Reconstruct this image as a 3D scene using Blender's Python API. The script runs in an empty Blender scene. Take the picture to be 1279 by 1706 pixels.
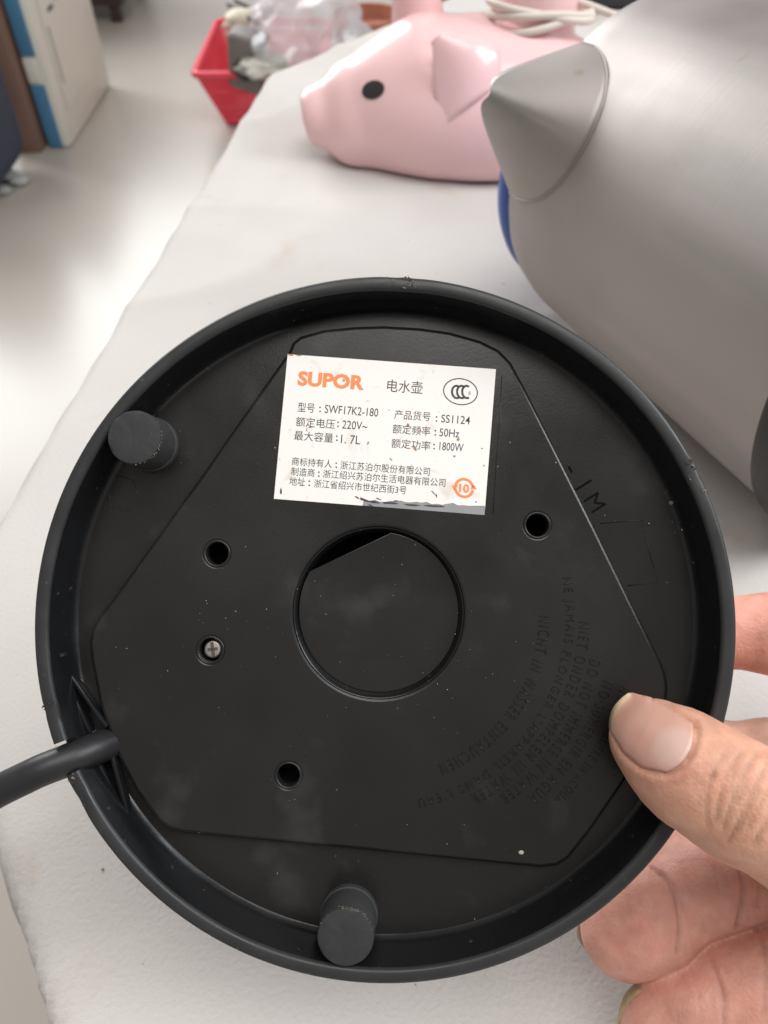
import bpy, bmesh, math, random
import numpy as np
from mathutils import Vector, Matrix, noise
from mathutils.bvhtree import BVHTree

# ------------------------------------------------------------------ camera
S = bpy.context.scene
H = 0.25                       # camera above the table top (table top is z = 0)
PITCH = math.radians(48)
FPX = 1281.0                   # focal length in photograph pixels
CX, CY = 639.5, 853.0
cam_d = bpy.data.cameras.new('camera')
cam = bpy.data.objects.new('camera', cam_d)
S.collection.objects.link(cam)
cam.location = (0, 0, H)
cam.rotation_euler = (math.pi / 2 - PITCH, 0, 0)
cam_d.sensor_fit = 'VERTICAL'
cam_d.sensor_height = 36.0
cam_d.lens = 36.0 * FPX / 1706.0
cam_d.clip_start = 0.01
cam_d.clip_end = 60
cam_d.dof.use_dof = True
cam_d.dof.focus_distance = 0.178
cam_d.dof.aperture_fstop = 19.0
S.camera = cam
S.view_settings.view_transform = 'Standard'
S.view_settings.look = 'None'
S.view_settings.gamma = 1.0
S.view_settings.use_curve_mapping = False
S.view_settings.exposure = 0.0
S.cycles.max_bounces = 8

# ------------------------------------------------------------------ light (indoors, soft window light plus an added overhead lamp)
W = bpy.data.worlds.new('World'); S.world = W; W.use_nodes = True
W.node_tree.nodes['Background'].inputs[0].default_value = (1.0, 0.955, 0.91, 1)
W.node_tree.nodes['Background'].inputs[1].default_value = 0.40

def area(name, loc, target, sx, sy, power, col):
    l = bpy.data.lights.new(name, 'AREA'); l.shape = 'RECTANGLE'; l.size = sx; l.size_y = sy
    l.energy = power; l.color = col
    o = bpy.data.objects.new(name, l); S.collection.objects.link(o)
    o.location = loc
    o.rotation_euler = (Vector(target) - Vector(loc)).to_track_quat('-Z', 'Y').to_euler()
    return o
area('window_light', (1.6, 0.25, 1.4), (0.05, 0.2, 0), 1.1, 0.9, 31, (0.93, 0.965, 1.0))
area('back_window_light', (-2.3, 4.5, 2.0), (-0.4, 1.0, -0.3), 3.2, 2.0, 215, (0.97, 0.985, 1.0))
area('added_overhead_light', (0.25, 0.0, 2.3), (0.1, 0.35, 0), 1.6, 1.2, 32, (1.0, 0.975, 0.94))  # unseen lamp, added overhead to put sheen on the base plate

# ------------------------------------------------------------------ pixel helpers
cF = Vector((0, math.cos(PITCH), -math.sin(PITCH)))
cU = Vector((0, math.sin(PITCH), math.cos(PITCH)))
cX = Vector((1, 0, 0))
C0 = Vector((0, 0, H))
def ray(px, py): return cF + cX * ((px - CX) / FPX) + cU * ((CY - py) / FPX)
def P(px, py, d): return C0 + ray(px, py) * d
def on_plane(px, py, o, n):
    r = ray(px, py); return C0 + r * ((o - C0).dot(n) / r.dot(n))
def on_z(px, py, z=0.0): return on_plane(px, py, Vector((0, 0, z)), Vector((0, 0, 1)))

# ------------------------------------------------------------------ object helpers
def link(name, me, mat=None, parent=None, smooth=True):
    o = bpy.data.objects.new(name, me); S.collection.objects.link(o)
    if mat: me.materials.append(mat)
    if parent: o.parent = parent
    if smooth and len(me.polygons):
        me.polygons.foreach_set('use_smooth', [True] * len(me.polygons))
    return o
def from_bm(name, bm, mat=None, parent=None, smooth=True):
    me = bpy.data.meshes.new(name); bm.to_mesh(me); bm.free()
    return link(name, me, mat, parent, smooth)
def from_py(name, vs, fs, mat=None, parent=None, smooth=True):
    me = bpy.data.meshes.new(name); me.from_pydata([tuple(v) for v in vs], [], fs); me.update()
    return link(name, me, mat, parent, smooth)
def auto_smooth(o, deg=35):
    m = o.modifiers.new('edges', 'EDGE_SPLIT'); m.split_angle = math.radians(deg)
    return o
def tag(o, label, cat, group=None):
    o['label'] = label; o['category'] = cat
    if group: o['group'] = group
    return o
def empty(name, loc=(0, 0, 0)):
    o = bpy.data.objects.new(name, None); S.collection.objects.link(o); o.location = loc
    o.empty_display_size = 0.01
    return o
def box_bm(sx, sy, sz, loc=(0, 0, 0), bev=0.0, seg=2, taper=1.0, bm=None):
    own = bm is None
    bm = bm or bmesh.new()
    r = bmesh.ops.create_cube(bm, size=1)
    for v in r['verts']:
        k = taper if v.co.z < 0 else 1.0
        v.co = Vector((v.co.x * sx * k, v.co.y * sy * k, v.co.z * sz)) + Vector(loc)
    if bev:
        es = list({e for v in r['verts'] for e in v.link_edges})
        bmesh.ops.bevel(bm, geom=es, offset=bev, segments=seg, affect='EDGES', profile=0.5)
    return bm
def lathe(prof, n=96, a0=0.0, a1=2 * math.pi, closed_profile=False, cap=False):
    full = abs(a1 - a0 - 2 * math.pi) < 1e-6
    m = n if full else n + 1
    vs, fs = [], []
    k = len(prof)
    for i in range(m):
        a = a0 + (a1 - a0) * i / n
        c, s = math.cos(a), math.sin(a)
        for (r, z) in prof: vs.append((r * c, r * s, z))
    kk = k if closed_profile else k - 1
    for i in range(n):
        j = (i + 1) % m
        for q in range(kk):
            q2 = (q + 1) % k
            fs.append((i * k + q, j * k + q, j * k + q2, i * k + q2))
    if cap and not full:
        fs.append(tuple(range(k - 1, -1, -1))); fs.append(tuple((m - 1) * k + q for q in range(k)))
    return vs, fs
def tube(pts, radii, n=16, closed=False):
    pts = [Vector(p) for p in pts]
    if not hasattr(radii, '__len__'): radii = [radii] * len(pts)
    vs, fs = [], []
    t_prev = None; nrm = None
    m = len(pts)
    for i, p in enumerate(pts):
        a = pts[i - 1] if (i > 0 or closed) else p
        b = pts[(i + 1) % m] if (i < m - 1 or closed) else p
        t = (b - a).normalized()
        if nrm is None:
            nrm = t.orthogonal().normalized()
        else:
            nrm = (nrm - t * nrm.dot(t)).normalized()
        bn = t.cross(nrm)
        for q in range(n):
            an = 2 * math.pi * q / n
            vs.append(p + (nrm * math.cos(an) + bn * math.sin(an)) * radii[i])
    for i in range(m if closed else m - 1):
        j = (i + 1) % m
        for q in range(n):
            fs.append((i * n + q, i * n + (q + 1) % n, j * n + (q + 1) % n, j * n + q))
    if not closed:
        fs.append(tuple(range(n - 1, -1, -1))); fs.append(tuple((m - 1) * n + q for q in range(n)))
    return vs, fs
def spline(pts, n=12):
    pts = [Vector(p) for p in pts]
    out = []
    for i in range(len(pts) - 1):
        p0 = pts[max(i - 1, 0)]; p1 = pts[i]; p2 = pts[i + 1]; p3 = pts[min(i + 2, len(pts) - 1)]
        for k in range(n):
            t = k / n
            out.append(0.5 * ((2 * p1) + (p2 - p0) * t + (2 * p0 - 5 * p1 + 4 * p2 - p3) * t * t + (3 * p1 - p0 - 3 * p2 + p3) * t ** 3))
    out.append(pts[-1])
    return out
def curve_mesh(name, splines, z0, z1, bev, mat, parent):
    """filled 2D outline with holes, extruded from z0 (back) to z1 (front) with a rounded edge"""
    cu = bpy.data.curves.new(name, 'CURVE'); cu.dimensions = '2D'; cu.fill_mode = 'BOTH'
    for pts in splines:
        sp = cu.splines.new('POLY'); sp.points.add(len(pts) - 1); sp.use_cyclic_u = True
        for i, p in enumerate(pts): sp.points[i].co = (p[0], p[1], 0, 1)
    cu.extrude = max((z1 - z0) / 2 - bev, 0); cu.bevel_depth = bev; cu.bevel_resolution = 2; cu.offset = -bev
    t = bpy.data.objects.new(name, cu); S.collection.objects.link(t)
    dg = bpy.context.evaluated_depsgraph_get(); dg.update()
    me = bpy.data.meshes.new_from_object(t.evaluated_get(dg))
    bpy.data.objects.remove(t)
    for v in me.vertices: v.co.z += (z0 + z1) / 2
    o = link(name, me, mat, parent, True)
    return auto_smooth(o, 40)
def text_verts(body, offset=0.0, extrude=0.0, res=3, spacing=1.0, bev=0.0):
    cu = bpy.data.curves.new('text', 'FONT'); cu.body = body; cu.size = 1; cu.offset = offset
    cu.extrude = extrude; cu.resolution_u = res; cu.bevel_depth = bev; cu.bevel_resolution = 0; cu.space_character = spacing
    t = bpy.data.objects.new('text', cu); S.collection.objects.link(t)
    dg = bpy.context.evaluated_depsgraph_get(); dg.update()
    me = bpy.data.meshes.new_from_object(t.evaluated_get(dg))
    bpy.data.objects.remove(t)
    co = np.array([v.co[:] for v in me.vertices])
    return me, co

# ------------------------------------------------------------------ materials
def mat(name, col, rough=0.5, metal=0.0, spec=0.5, var=0.0, vscale=40, bump=0.0, bscale=200, bdist=0.001, sss=0.0, sss_r=(0.004, 0.0015, 0.0008),
        coat=0.0, trans=0.0, rvar=0.0, ior=1.45, alpha=1.0):
    m = bpy.data.materials.new(name); m.use_nodes = True
    N = m.node_tree.nodes; L = m.node_tree.links; b = N['Principled BSDF']
    b.inputs['Base Color'].default_value = (*col, 1); b.inputs['Roughness'].default_value = rough
    b.inputs['Metallic'].default_value = metal; b.inputs['Specular IOR Level'].default_value = spec
    b.inputs['IOR'].default_value = ior; b.inputs['Alpha'].default_value = alpha
    b.inputs['Coat Weight'].default_value = coat; b.inputs['Transmission Weight'].default_value = trans
    if sss:
        b.inputs['Subsurface Weight'].default_value = sss; b.inputs['Subsurface Radius'].default_value = sss_r
        b.inputs['Subsurface Scale'].default_value = 1.0
    tc = N.new('ShaderNodeTexCoord')
    if var or rvar:
        n = N.new('ShaderNodeTexNoise'); n.inputs['Scale'].default_value = vscale; n.inputs['Detail'].default_value = 6
        L.new(tc.outputs['Object'], n.inputs['Vector'])
        if var:
            mx = N.new('ShaderNodeMix'); mx.data_type = 'RGBA'
            mx.inputs[6].default_value = (*[c * (1 - var) for c in col], 1)
            mx.inputs[7].default_value = (*[min(c * (1 + var), 1) for c in col], 1)
            L.new(n.outputs['Fac'], mx.inputs[0]); L.new(mx.outputs[2], b.inputs['Base Color'])
        if rvar:
            mr = N.new('ShaderNodeMapRange'); mr.inputs[1].default_value = 0.3; mr.inputs[2].default_value = 0.7
            mr.inputs[3].default_value = rough - rvar; mr.inputs[4].default_value = rough + rvar
            L.new(n.outputs['Fac'], mr.inputs[0]); L.new(mr.outputs[0], b.inputs['Roughness'])
    if bump:
        n2 = N.new('ShaderNodeTexNoise'); n2.inputs['Scale'].default_value = bscale; n2.inputs['Detail'].default_value = 5
        L.new(tc.outputs['Object'], n2.inputs['Vector'])
        bp = N.new('ShaderNodeBump'); bp.inputs['Strength'].default_value = bump; bp.inputs['Distance'].default_value = bdist
        L.new(n2.outputs['Fac'], bp.inputs['Height']); L.new(bp.outputs[0], b.inputs['Normal'])
    return m
def overlay(m, col, scale, lo, hi, strength=1.0, rough=None, detail=6, vec_scale=None, distortion=0.0):
    """mix a stain / dust / painted reflection colour over the base colour where a noise passes a threshold"""
    N = m.node_tree.nodes; L = m.node_tree.links; b = N['Principled BSDF']
    tc = N.new('ShaderNodeTexCoord')
    n = N.new('ShaderNodeTexNoise'); n.inputs['Scale'].default_value = scale; n.inputs['Detail'].default_value = detail
    n.inputs['Distortion'].default_value = distortion
    if vec_scale:
        mp = N.new('ShaderNodeMapping'); mp.inputs['Scale'].default_value = vec_scale
        L.new(tc.outputs['Object'], mp.inputs[0]); L.new(mp.outputs[0], n.inputs['Vector'])
    else:
        L.new(tc.outputs['Object'], n.inputs['Vector'])
    mr = N.new('ShaderNodeMapRange'); mr.inputs[1].default_value = lo; mr.inputs[2].default_value = hi
    mr.inputs[4].default_value = strength
    L.new(n.outputs['Fac'], mr.inputs[0])
    mx = N.new('ShaderNodeMix'); mx.data_type = 'RGBA'
    src = b.inputs['Base Color'].links
    if src:
        L.new(src[0].from_socket, mx.inputs[6])
    else:
        mx.inputs[6].default_value = b.inputs['Base Color'].default_value
    mx.inputs[7].default_value = (*col, 1)
    L.new(mr.outputs[0], mx.inputs[0]); L.new(mx.outputs[2], b.inputs['Base Color'])
    return m

M = {}
M['plastic'] = mat('black_plastic', (0.0135, 0.0128, 0.0125), 0.30, var=0.4, vscale=30, rvar=0.10, bump=0.12, bscale=1600, bdist=0.0002)
overlay(M['plastic'], (0.09, 0.085, 0.08), 55, 0.58, 0.8, 0.35)
overlay(M['plastic'], (0.12, 0.115, 0.11), 900, 0.72, 0.76, 0.5)
M['plastic_gloss'] = mat('black_rim_plastic', (0.008, 0.0085, 0.0095), 0.26, var=0.2, vscale=60, rvar=0.1, bump=0.08, bscale=500, bdist=0.0003)  # base colour darkened for the shade of the rim's inner wall
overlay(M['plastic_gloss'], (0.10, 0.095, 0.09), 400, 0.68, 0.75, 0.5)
M['plastic_lip'] = mat('worn_lip_plastic', (0.026, 0.027, 0.028), 0.40, var=0.25, vscale=90, rvar=0.1, bump=0.1, bscale=700, bdist=0.0003)
overlay(M['plastic_lip'], (0.12, 0.11, 0.105), 420, 0.66, 0.74, 0.4)
M['rubber'] = mat('dark_rubber', (0.030, 0.0305, 0.0315), 0.7, var=0.25, vscale=250, bump=0.2, bscale=900, bdist=0.0004)
overlay(M['rubber'], (0.16, 0.14, 0.12), 500, 0.64, 0.74, 0.2)
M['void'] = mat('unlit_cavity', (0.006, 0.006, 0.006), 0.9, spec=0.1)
M['cord'] = mat('black_cord', (0.018, 0.018, 0.02), 0.42, var=0.3, vscale=120, bump=0.1, bscale=300)
M['paper'] = mat('label_paper', (0.90, 0.865, 0.835), 0.42, var=0.03, vscale=60, bump=0.05, bscale=300)
overlay(M['paper'], (0.52, 0.40, 0.27), 90, 0.60, 0.72, 0.5, distortion=0.6)
overlay(M['paper'], (0.45, 0.42, 0.40), 700, 0.66, 0.72, 0.35)
M['silver'] = mat('label_backing', (0.30, 0.30, 0.31), 0.4, var=0.15, vscale=200)
M['ink'] = mat('grey_ink', (0.05, 0.045, 0.045), 0.5)
M['orange'] = mat('orange_ink', (0.86, 0.28, 0.10), 0.5)
M['rust'] = mat('brown_stain', (0.42, 0.22, 0.10), 0.6, var=0.4, vscale=900)
M['screw'] = mat('screw_steel', (0.62, 0.58, 0.54), 0.38, 1.0, var=0.2, vscale=600)
M['slot'] = mat('screw_slot', (0.20, 0.17, 0.15), 0.5, 1.0)
M['dust'] = mat('dust_grains', (0.52, 0.46, 0.40), 0.8)
M['grit'] = mat('dull_grit', (0.22, 0.18, 0.14), 0.9)
M['crumb'] = mat('brown_crumbs', (0.25, 0.17, 0.12), 0.8)
M['cloth'] = mat('white_cloth', (0.545, 0.520, 0.497), 0.85, var=0.08, vscale=18, bump=0.4, bscale=650, bdist=0.0007)
overlay(M['cloth'], (0.52, 0.505, 0.49), 900, 0.52, 0.66, 0.35)
overlay(M['cloth'], (0.46, 0.37, 0.28), 22, 0.62, 0.74, 0.40, distortion=0.8)
M['floor'] = mat('beige_floor', (0.45, 0.415, 0.37), 0.27, var=0.08, vscale=2.0, bump=0.01, bscale=30)
M['wood'] = mat('table_wood', (0.32, 0.22, 0.14), 0.5, var=0.2, vscale=30)
M['steel'] = mat('brushed_steel', (0.40, 0.365, 0.35), 0.56, 1.0, var=0.12, vscale=14, rvar=0.08)
M['pink'] = mat('pink_plastic', (0.86, 0.57, 0.57), 0.32, var=0.03, vscale=20, coat=0.3, sss=0.1, sss_r=(0.006, 0.003, 0.003))
M['pig_eye'] = mat('pig_eye', (0.03, 0.025, 0.025), 0.35)
M['pale_cord'] = mat('pale_cord', (0.66, 0.60, 0.53), 0.5)
M['blue'] = mat('blue_plastic', (0.035, 0.085, 0.36), 0.3)
M['red'] = mat('red_plastic', (0.78, 0.06, 0.10), 0.35, var=0.1, vscale=20)
M['white_board'] = mat('white_board', (0.66, 0.64, 0.57), 0.4, var=0.03, vscale=6)
M['board_blue'] = mat('carton_blue', (0.07, 0.20, 0.34), 0.5, var=0.1, vscale=10)
M['board_brown'] = mat('carton_brown', (0.20, 0.12, 0.09), 0.6, var=0.1, vscale=10)
M['navy'] = mat('navy_fabric', (0.045, 0.055, 0.085), 0.8, var=0.2, vscale=40, bump=0.3, bscale=200)
M['dark_wood'] = mat('dark_wood', (0.045, 0.032, 0.03), 0.4, var=0.3, vscale=15)
M['grey_dev'] = mat('grey_device', (0.20, 0.175, 0.165), 0.5, var=0.1)
M['black_dev'] = mat('black_device', (0.03, 0.03, 0.035), 0.35)
M['cream'] = mat('cream_paper', (0.70, 0.64, 0.52), 0.8, var=0.1)
M['bag'] = mat('clear_bag', (0.86, 0.90, 0.94), 0.16, trans=0.3, alpha=0.5, bump=0.2, bscale=30)
M['terracotta'] = mat('terracotta', (0.42, 0.17, 0.11), 0.6, var=0.15)
M['cardboard'] = mat('cardboard', (0.50, 0.36, 0.25), 0.8, var=0.08)
M['ash'] = mat('grey_scraps', (0.38, 0.40, 0.38), 0.8, var=0.3, vscale=60)

overlay(M['steel'], (0.34, 0.335, 0.315), 1.0, 0.46, 0.60, 0.8, vec_scale=(26, 26, 3))  # greenish lengthwise bands: soft reflections painted into the steel colour
overlay(M['steel'], (0.44, 0.385, 0.375), 1.0, 0.52, 0.66, 0.8, vec_scale=(34, 30, 4))  # pinkish bands, painted reflections as well
overlay(M['steel'], (0.30, 0.265, 0.235), 9, 0.54, 0.75, 0.45)
overlay(M['steel'], (0.34, 0.27, 0.20), 60, 0.70, 0.76, 0.6)
# brushed finish of the kettle: fine lines running round the body
_m = M['steel']; N = _m.node_tree.nodes; L = _m.node_tree.links
_tc = N.new('ShaderNodeTexCoord'); _mp = N.new('ShaderNodeMapping'); _mp.inputs['Scale'].default_value = (6, 6, 900)
_n = N.new('ShaderNodeTexNoise'); _n.inputs['Scale'].default_value = 1.0; _n.inputs['Detail'].default_value = 4
_b = N.new('ShaderNodeBump'); _b.inputs['Strength'].default_value = 0.12; _b.inputs['Distance'].default_value = 0.0003
L.new(_tc.outputs['Object'], _mp.inputs[0]); L.new(_mp.outputs[0], _n.inputs['Vector']); L.new(_n.outputs['Fac'], _b.inputs['Height'])
L.new(_b.outputs[0], N['Principled BSDF'].inputs['Normal'])

# skin: colour attribute carries the pigment of thumb back / finger pads plus painted crease shade
def skin_material():
    m = mat('skin', (0.6, 0.36, 0.27), 0.48, sss=0.35, sss_r=(0.0030, 0.0012, 0.0007), spec=0.35)
    N = m.node_tree.nodes; L = m.node_tree.links; b = N['Principled BSDF']
    at = N.new('ShaderNodeAttribute'); at.attribute_name = 'pigment_shade'
    tc = N.new('ShaderNodeTexCoord')
    n = N.new('ShaderNodeTexNoise'); n.inputs['Scale'].default_value = 160; n.inputs['Detail'].default_value = 6
    L.new(tc.outputs['Object'], n.inputs['Vector'])
    mr = N.new('ShaderNodeMapRange'); mr.inputs[1].default_value = 0.3; mr.inputs[2].default_value = 0.7; mr.inputs[3].default_value = 0.88; mr.inputs[4].default_value = 1.12
    L.new(n.outputs['Fac'], mr.inputs[0])
    vm = N.new('ShaderNodeVectorMath'); vm.operation = 'MULTIPLY'
    L.new(at.outputs['Color'], vm.inputs[0]); L.new(mr.outputs[0], vm.inputs[1]); L.new(vm.outputs[0], b.inputs['Base Color'])
    v = N.new('ShaderNodeTexVoronoi'); v.inputs['Scale'].default_value = 1300
    n2 = N.new('ShaderNodeTexNoise'); n2.inputs['Scale'].default_value = 700; n2.inputs['Detail'].default_value = 5
    L.new(tc.outputs['Object'], v.inputs['Vector']); L.new(tc.outputs['Object'], n2.inputs['Vector'])
    ad = N.new('ShaderNodeMath'); ad.operation = 'ADD'
    L.new(v.outputs['Distance'], ad.inputs[0]); L.new(n2.outputs['Fac'], ad.inputs[1])
    bp = N.new('ShaderNodeBump'); bp.inputs['Strength'].default_value = 0.30; bp.inputs['Distance'].default_value = 0.0003
    L.new(ad.outputs[0], bp.inputs['Height']); L.new(bp.outputs[0], b.inputs['Normal'])
    return m
M['skin'] = skin_material()
M['nail'] = mat('thumb_nail', (0.70, 0.42, 0.37), 0.40, var=0.07, vscale=220, sss=0.3, sss_r=(0.002, 0.001, 0.0007), bump=0.12, bscale=300, bdist=0.0004)
M['nail_dirty'] = mat('worn_nail', (0.40, 0.29, 0.16), 0.5, var=0.4, vscale=500)
M['flake'] = mat('skin_flake', (0.78, 0.60, 0.52), 0.6)
M['lunula'] = mat('pale_lunula', (0.76, 0.52, 0.47), 0.32, sss=0.2)

# ------------------------------------------------------------------ implicit surfaces
def surface_nets(f, org, h):
    ins = f < 0
    nx, ny, nz = f.shape
    cnt = np.zeros((nx - 1, ny - 1, nz - 1), np.int8)
    for dx in (0, 1):
        for dy in (0, 1):
            for dz in (0, 1):
                cnt += ins[dx:nx - 1 + dx, dy:ny - 1 + dy, dz:nz - 1 + dz]
    act = (cnt > 0) & (cnt < 8)
    idx = np.full(act.shape, -1, np.int64)
    I = np.argwhere(act); idx[act] = np.arange(len(I))
    acc = np.zeros((len(I), 3)); num = np.zeros(len(I))
    corners = [(a, b, c) for a in (0, 1) for b in (0, 1) for c in (0, 1)]
    for a in corners:
        for ax in range(3):
            if a[ax]: continue
            b = list(a); b[ax] = 1
            fa = f[I[:, 0] + a[0], I[:, 1] + a[1], I[:, 2] + a[2]]
            fb = f[I[:, 0] + b[0], I[:, 1] + b[1], I[:, 2] + b[2]]
            cr = (fa < 0) != (fb < 0)
            t = np.where(cr, fa / np.where(fa == fb, 1, fa - fb), 0)
            p = np.array(a, float)[None, :] + np.zeros((len(I), 3)); p[:, ax] += t
            acc[cr] += p[cr]; num[cr] += 1
    V = (I + acc / num[:, None]) * h + np.array(org)
    quads = []
    for ax in range(3):
        o1, o2 = (ax + 1) % 3, (ax + 2) % 3
        sl_a = [slice(1, -1)] * 3; sl_b = [slice(1, -1)] * 3
        sl_a[ax] = slice(0, -1); sl_b[ax] = slice(1, None)
        A = ins[tuple(sl_a)]; B = ins[tuple(sl_b)]
        for flip, mask in ((False, A & ~B), (True, ~A & B)):
            E = np.argwhere(mask)
            if not len(E): continue
            E[:, o1] += 1; E[:, o2] += 1
            q = []
            for (d1, d2) in ((-1, -1), (0, -1), (0, 0), (-1, 0)):
                c = E.copy(); c[:, o1] += d1; c[:, o2] += d2
                q.append(idx[c[:, 0], c[:, 1], c[:, 2]])
            q = np.stack(q, 1)
            quads.append(q[:, ::-1] if flip else q)
    return V, np.concatenate(quads)
def smin(a, b, k):
    hh = np.clip(0.5 + 0.5 * (b - a) / k, 0, 1)
    return b * (1 - hh) + a * hh - k * hh * (1 - hh)
class Field:
    def __init__(s, lo, hi, h):
        s.h = h; s.lo = np.array(lo, float)
        n = np.ceil((np.array(hi) - s.lo) / h).astype(int) + 1
        s.n = n; s.ax = [(s.lo[i] + h * np.arange(n[i])).astype(np.float32) for i in range(3)]
    def blank(s): return np.full(tuple(s.n), 0.05, np.float32)
    def sub(s, lo, hi):
        a = np.clip(np.floor((np.array(lo) - s.lo) / s.h).astype(int), 0, s.n - 1)
        b = np.clip(np.ceil((np.array(hi) - s.lo) / s.h).astype(int) + 1, 1, s.n)
        return tuple(slice(a[i], b[i]) for i in range(3))
    def cone(s, F, a, b, ra, rb, k, marg=0.014):
        a = np.array(a, np.float32); b = np.array(b, np.float32); R = max(ra, rb) + marg
        sl = s.sub(np.minimum(a, b) - R, np.maximum(a, b) + R)
        X = s.ax[0][sl[0]][:, None, None] - a[0]; Y = s.ax[1][sl[1]][None, :, None] - a[1]; Z = s.ax[2][sl[2]][None, None, :] - a[2]
        d = b - a; L2 = max(float(d @ d), 1e-12)
        t = np.clip((X * d[0] + Y * d[1] + Z * d[2]) / L2, 0, 1)
        g = np.sqrt((X - t * d[0]) ** 2 + (Y - t * d[1]) ** 2 + (Z - t * d[2]) ** 2) - (ra + (rb - ra) * t)
        F[sl] = smin(F[sl], g, k)
    def ellipsoid(s, F, c, r, k, rot=None):
        X, Y, Z = np.meshgrid(s.ax[0] - c[0], s.ax[1] - c[1], s.ax[2] - c[2], indexing='ij')
        if rot is not None:
            Rm = np.array(rot.to_3x3().transposed(), dtype=np.float32)
            X, Y, Z = (Rm[i, 0] * X + Rm[i, 1] * Y + Rm[i, 2] * Z for i in range(3))
        q = np.sqrt((X / r[0]) ** 2 + (Y / r[1]) ** 2 + (Z / r[2]) ** 2)
        g = (q - 1) * min(r)
        F[:] = smin(F, g.astype(np.float32), k)

# ================================================================== SETTING
fl = from_py('floor', [(-6, -4, 0), (6, -4, 0), (6, 9, 0), (-6, 9, 0)], [(0, 1, 2, 3)], M['floor'], smooth=False)
fl.location.z = -0.70; fl['kind'] = 'structure'

# ---- table and the white cloth over it
TABLE = [(-0.171, 0.170), (0.124, -0.30), (0.85, -0.30), (0.85, 1.08), (0.15, 1.08), (-0.100, 0.75)]
table = empty('table', (0, 0, -0.70))
tag(table, 'wooden table hidden under the white cloth', 'table')
cxm = sum(p[0] for p in TABLE) / 6; cym = sum(p[1] for p in TABLE) / 6
inner = [(cxm + (x - cxm) * 0.985, cym + (y - cym) * 0.985) for x, y in TABLE]
vs = [(x, y, 0.665) for x, y in inner] + [(x, y, 0.694) for x, y in inner]
from_py('tabletop', vs, [tuple(range(5, -1, -1)), tuple(range(6, 12))] + [(i, (i + 1) % 6, 6 + (i + 1) % 6, 6 + i) for i in range(6)], M['wood'], table, False)
for (x, y) in ((-0.10, 0.20), (0.78, -0.22), (0.78, 1.0), (0.15, 0.98)):
    from_bm('leg', box_bm(0.05, 0.05, 0.665, (x, y, 0.3325), 0.004), M['wood'], table)

def table_sd(x, y):
    best = -1e9; q = None
    n = len(TABLE); dmin = 1e9; inside = True
    for i in range(n):
        ax, ay = TABLE[i]; bx, by = TABLE[(i + 1) % n]
        ex, ey = bx - ax, by - ay; L2 = ex * ex + ey * ey
        t = min(max(((x - ax) * ex + (y - ay) * ey) / L2, 0), 1)
        qx, qy = ax + t * ex, ay + t * ey
        d = math.hypot(x - qx, y - qy)
        if (ex * (y - ay) - ey * (x - ax)) < 0: inside = False
        if d < dmin: dmin = d; q = (qx, qy)
    return (-dmin if inside else dmin), q
def cloth_z(x, y):
    e = max(0, 1 - (x + 0.17) / 0.12)
    cr = 0.0018 * e * noise.noise((x * 14, y * 16, 4.4)) + 0.0032 * (1 - abs(noise.noise((x * 7 + 3, y * 6, 2.2)))) ** 7
    z = 0.0022 * noise.noise((x * 9, y * 9, 0.3)) + 0.0009 * noise.noise((x * 26, y * 22, 1.3))
    # soft folds running away from the viewer
    f = math.sin((x * 0.9 + y * 0.42) * 38 + 2.0 * noise.noise((x * 4, y * 4, 5)))
    z += cr + 0.0018 * f * max(0, noise.noise((x * 5, y * 5, 9)) + 0.3)
    return z
vs, fs = [], []
x0, x1, y0, y1, st = -0.40, 1.06, -0.50, 1.28, 0.005
nx = int((x1 - x0) / st) + 1; ny = int((y1 - y0) / st) + 1
for j in range(ny):
    for i in range(nx):
        x = x0 + i * st; y = y0 + j * st
        d, q = table_sd(x, y)
        if d <= 0:
            vs.append((x, y, cloth_z(x, y) - 0.0005))
        else:
            n_ = Vector((x - q[0], y - q[1])); n_.normalize()
            r = 0.004; a = min(d / r, math.pi / 2)
            out = r * math.sin(a); dn = r * (1 - math.cos(a)) + max(0, d - r * math.pi / 2)
            wave = 0.006 * math.sin((q[0] * 1.3 - q[1]) * 45) * min(1, dn / 0.05) + 0.006 * min(1, dn / 0.05) + 0.002 * noise.noise((q[0] * 11, q[1] * 11, 7.0)) * min(1, dn / 0.004)
            vs.append((q[0] + n_.x * (out + wave), q[1] + n_.y * (out + wave), cloth_z(q[0], q[1]) * 1.0 - 0.0005 - dn))
for j in range(ny - 1):
    for i in range(nx - 1):
        a = j * nx + i
        fs.append((a, a + 1, a + nx + 1, a + nx))
cl = from_py('tablecloth', vs, fs, M['cloth'])
tag(cl, 'white fibrous cloth spread over the table and hanging off its edges', 'tablecloth')

random.seed(21); gv, gf = [], []
for k_ in range(60):
    x = random.uniform(-0.15, 0.15); y = random.uniform(0.02, 0.55)
    if table_sd(x, y)[0] > -0.01: continue
    o_ = Vector((x, y, cloth_z(x, y) - 0.0003)); r_ = random.uniform(0.0002, 0.0006); k = len(gv)
    for dv in ((1, 0, 0), (-1, .2, 0), (0, 1, 0), (0, -1, 0), (0, 0, 1)): gv.append(o_ + Vector(dv) * r_ * random.uniform(.6, 1.3))
    gf += [(k, k + 2, k + 4), (k + 2, k + 1, k + 4), (k + 1, k + 3, k + 4), (k + 3, k, k + 4)]
sk = from_py('specks', gv, gf, M['grit'], cl, False); sk['kind'] = 'stuff'

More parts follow.
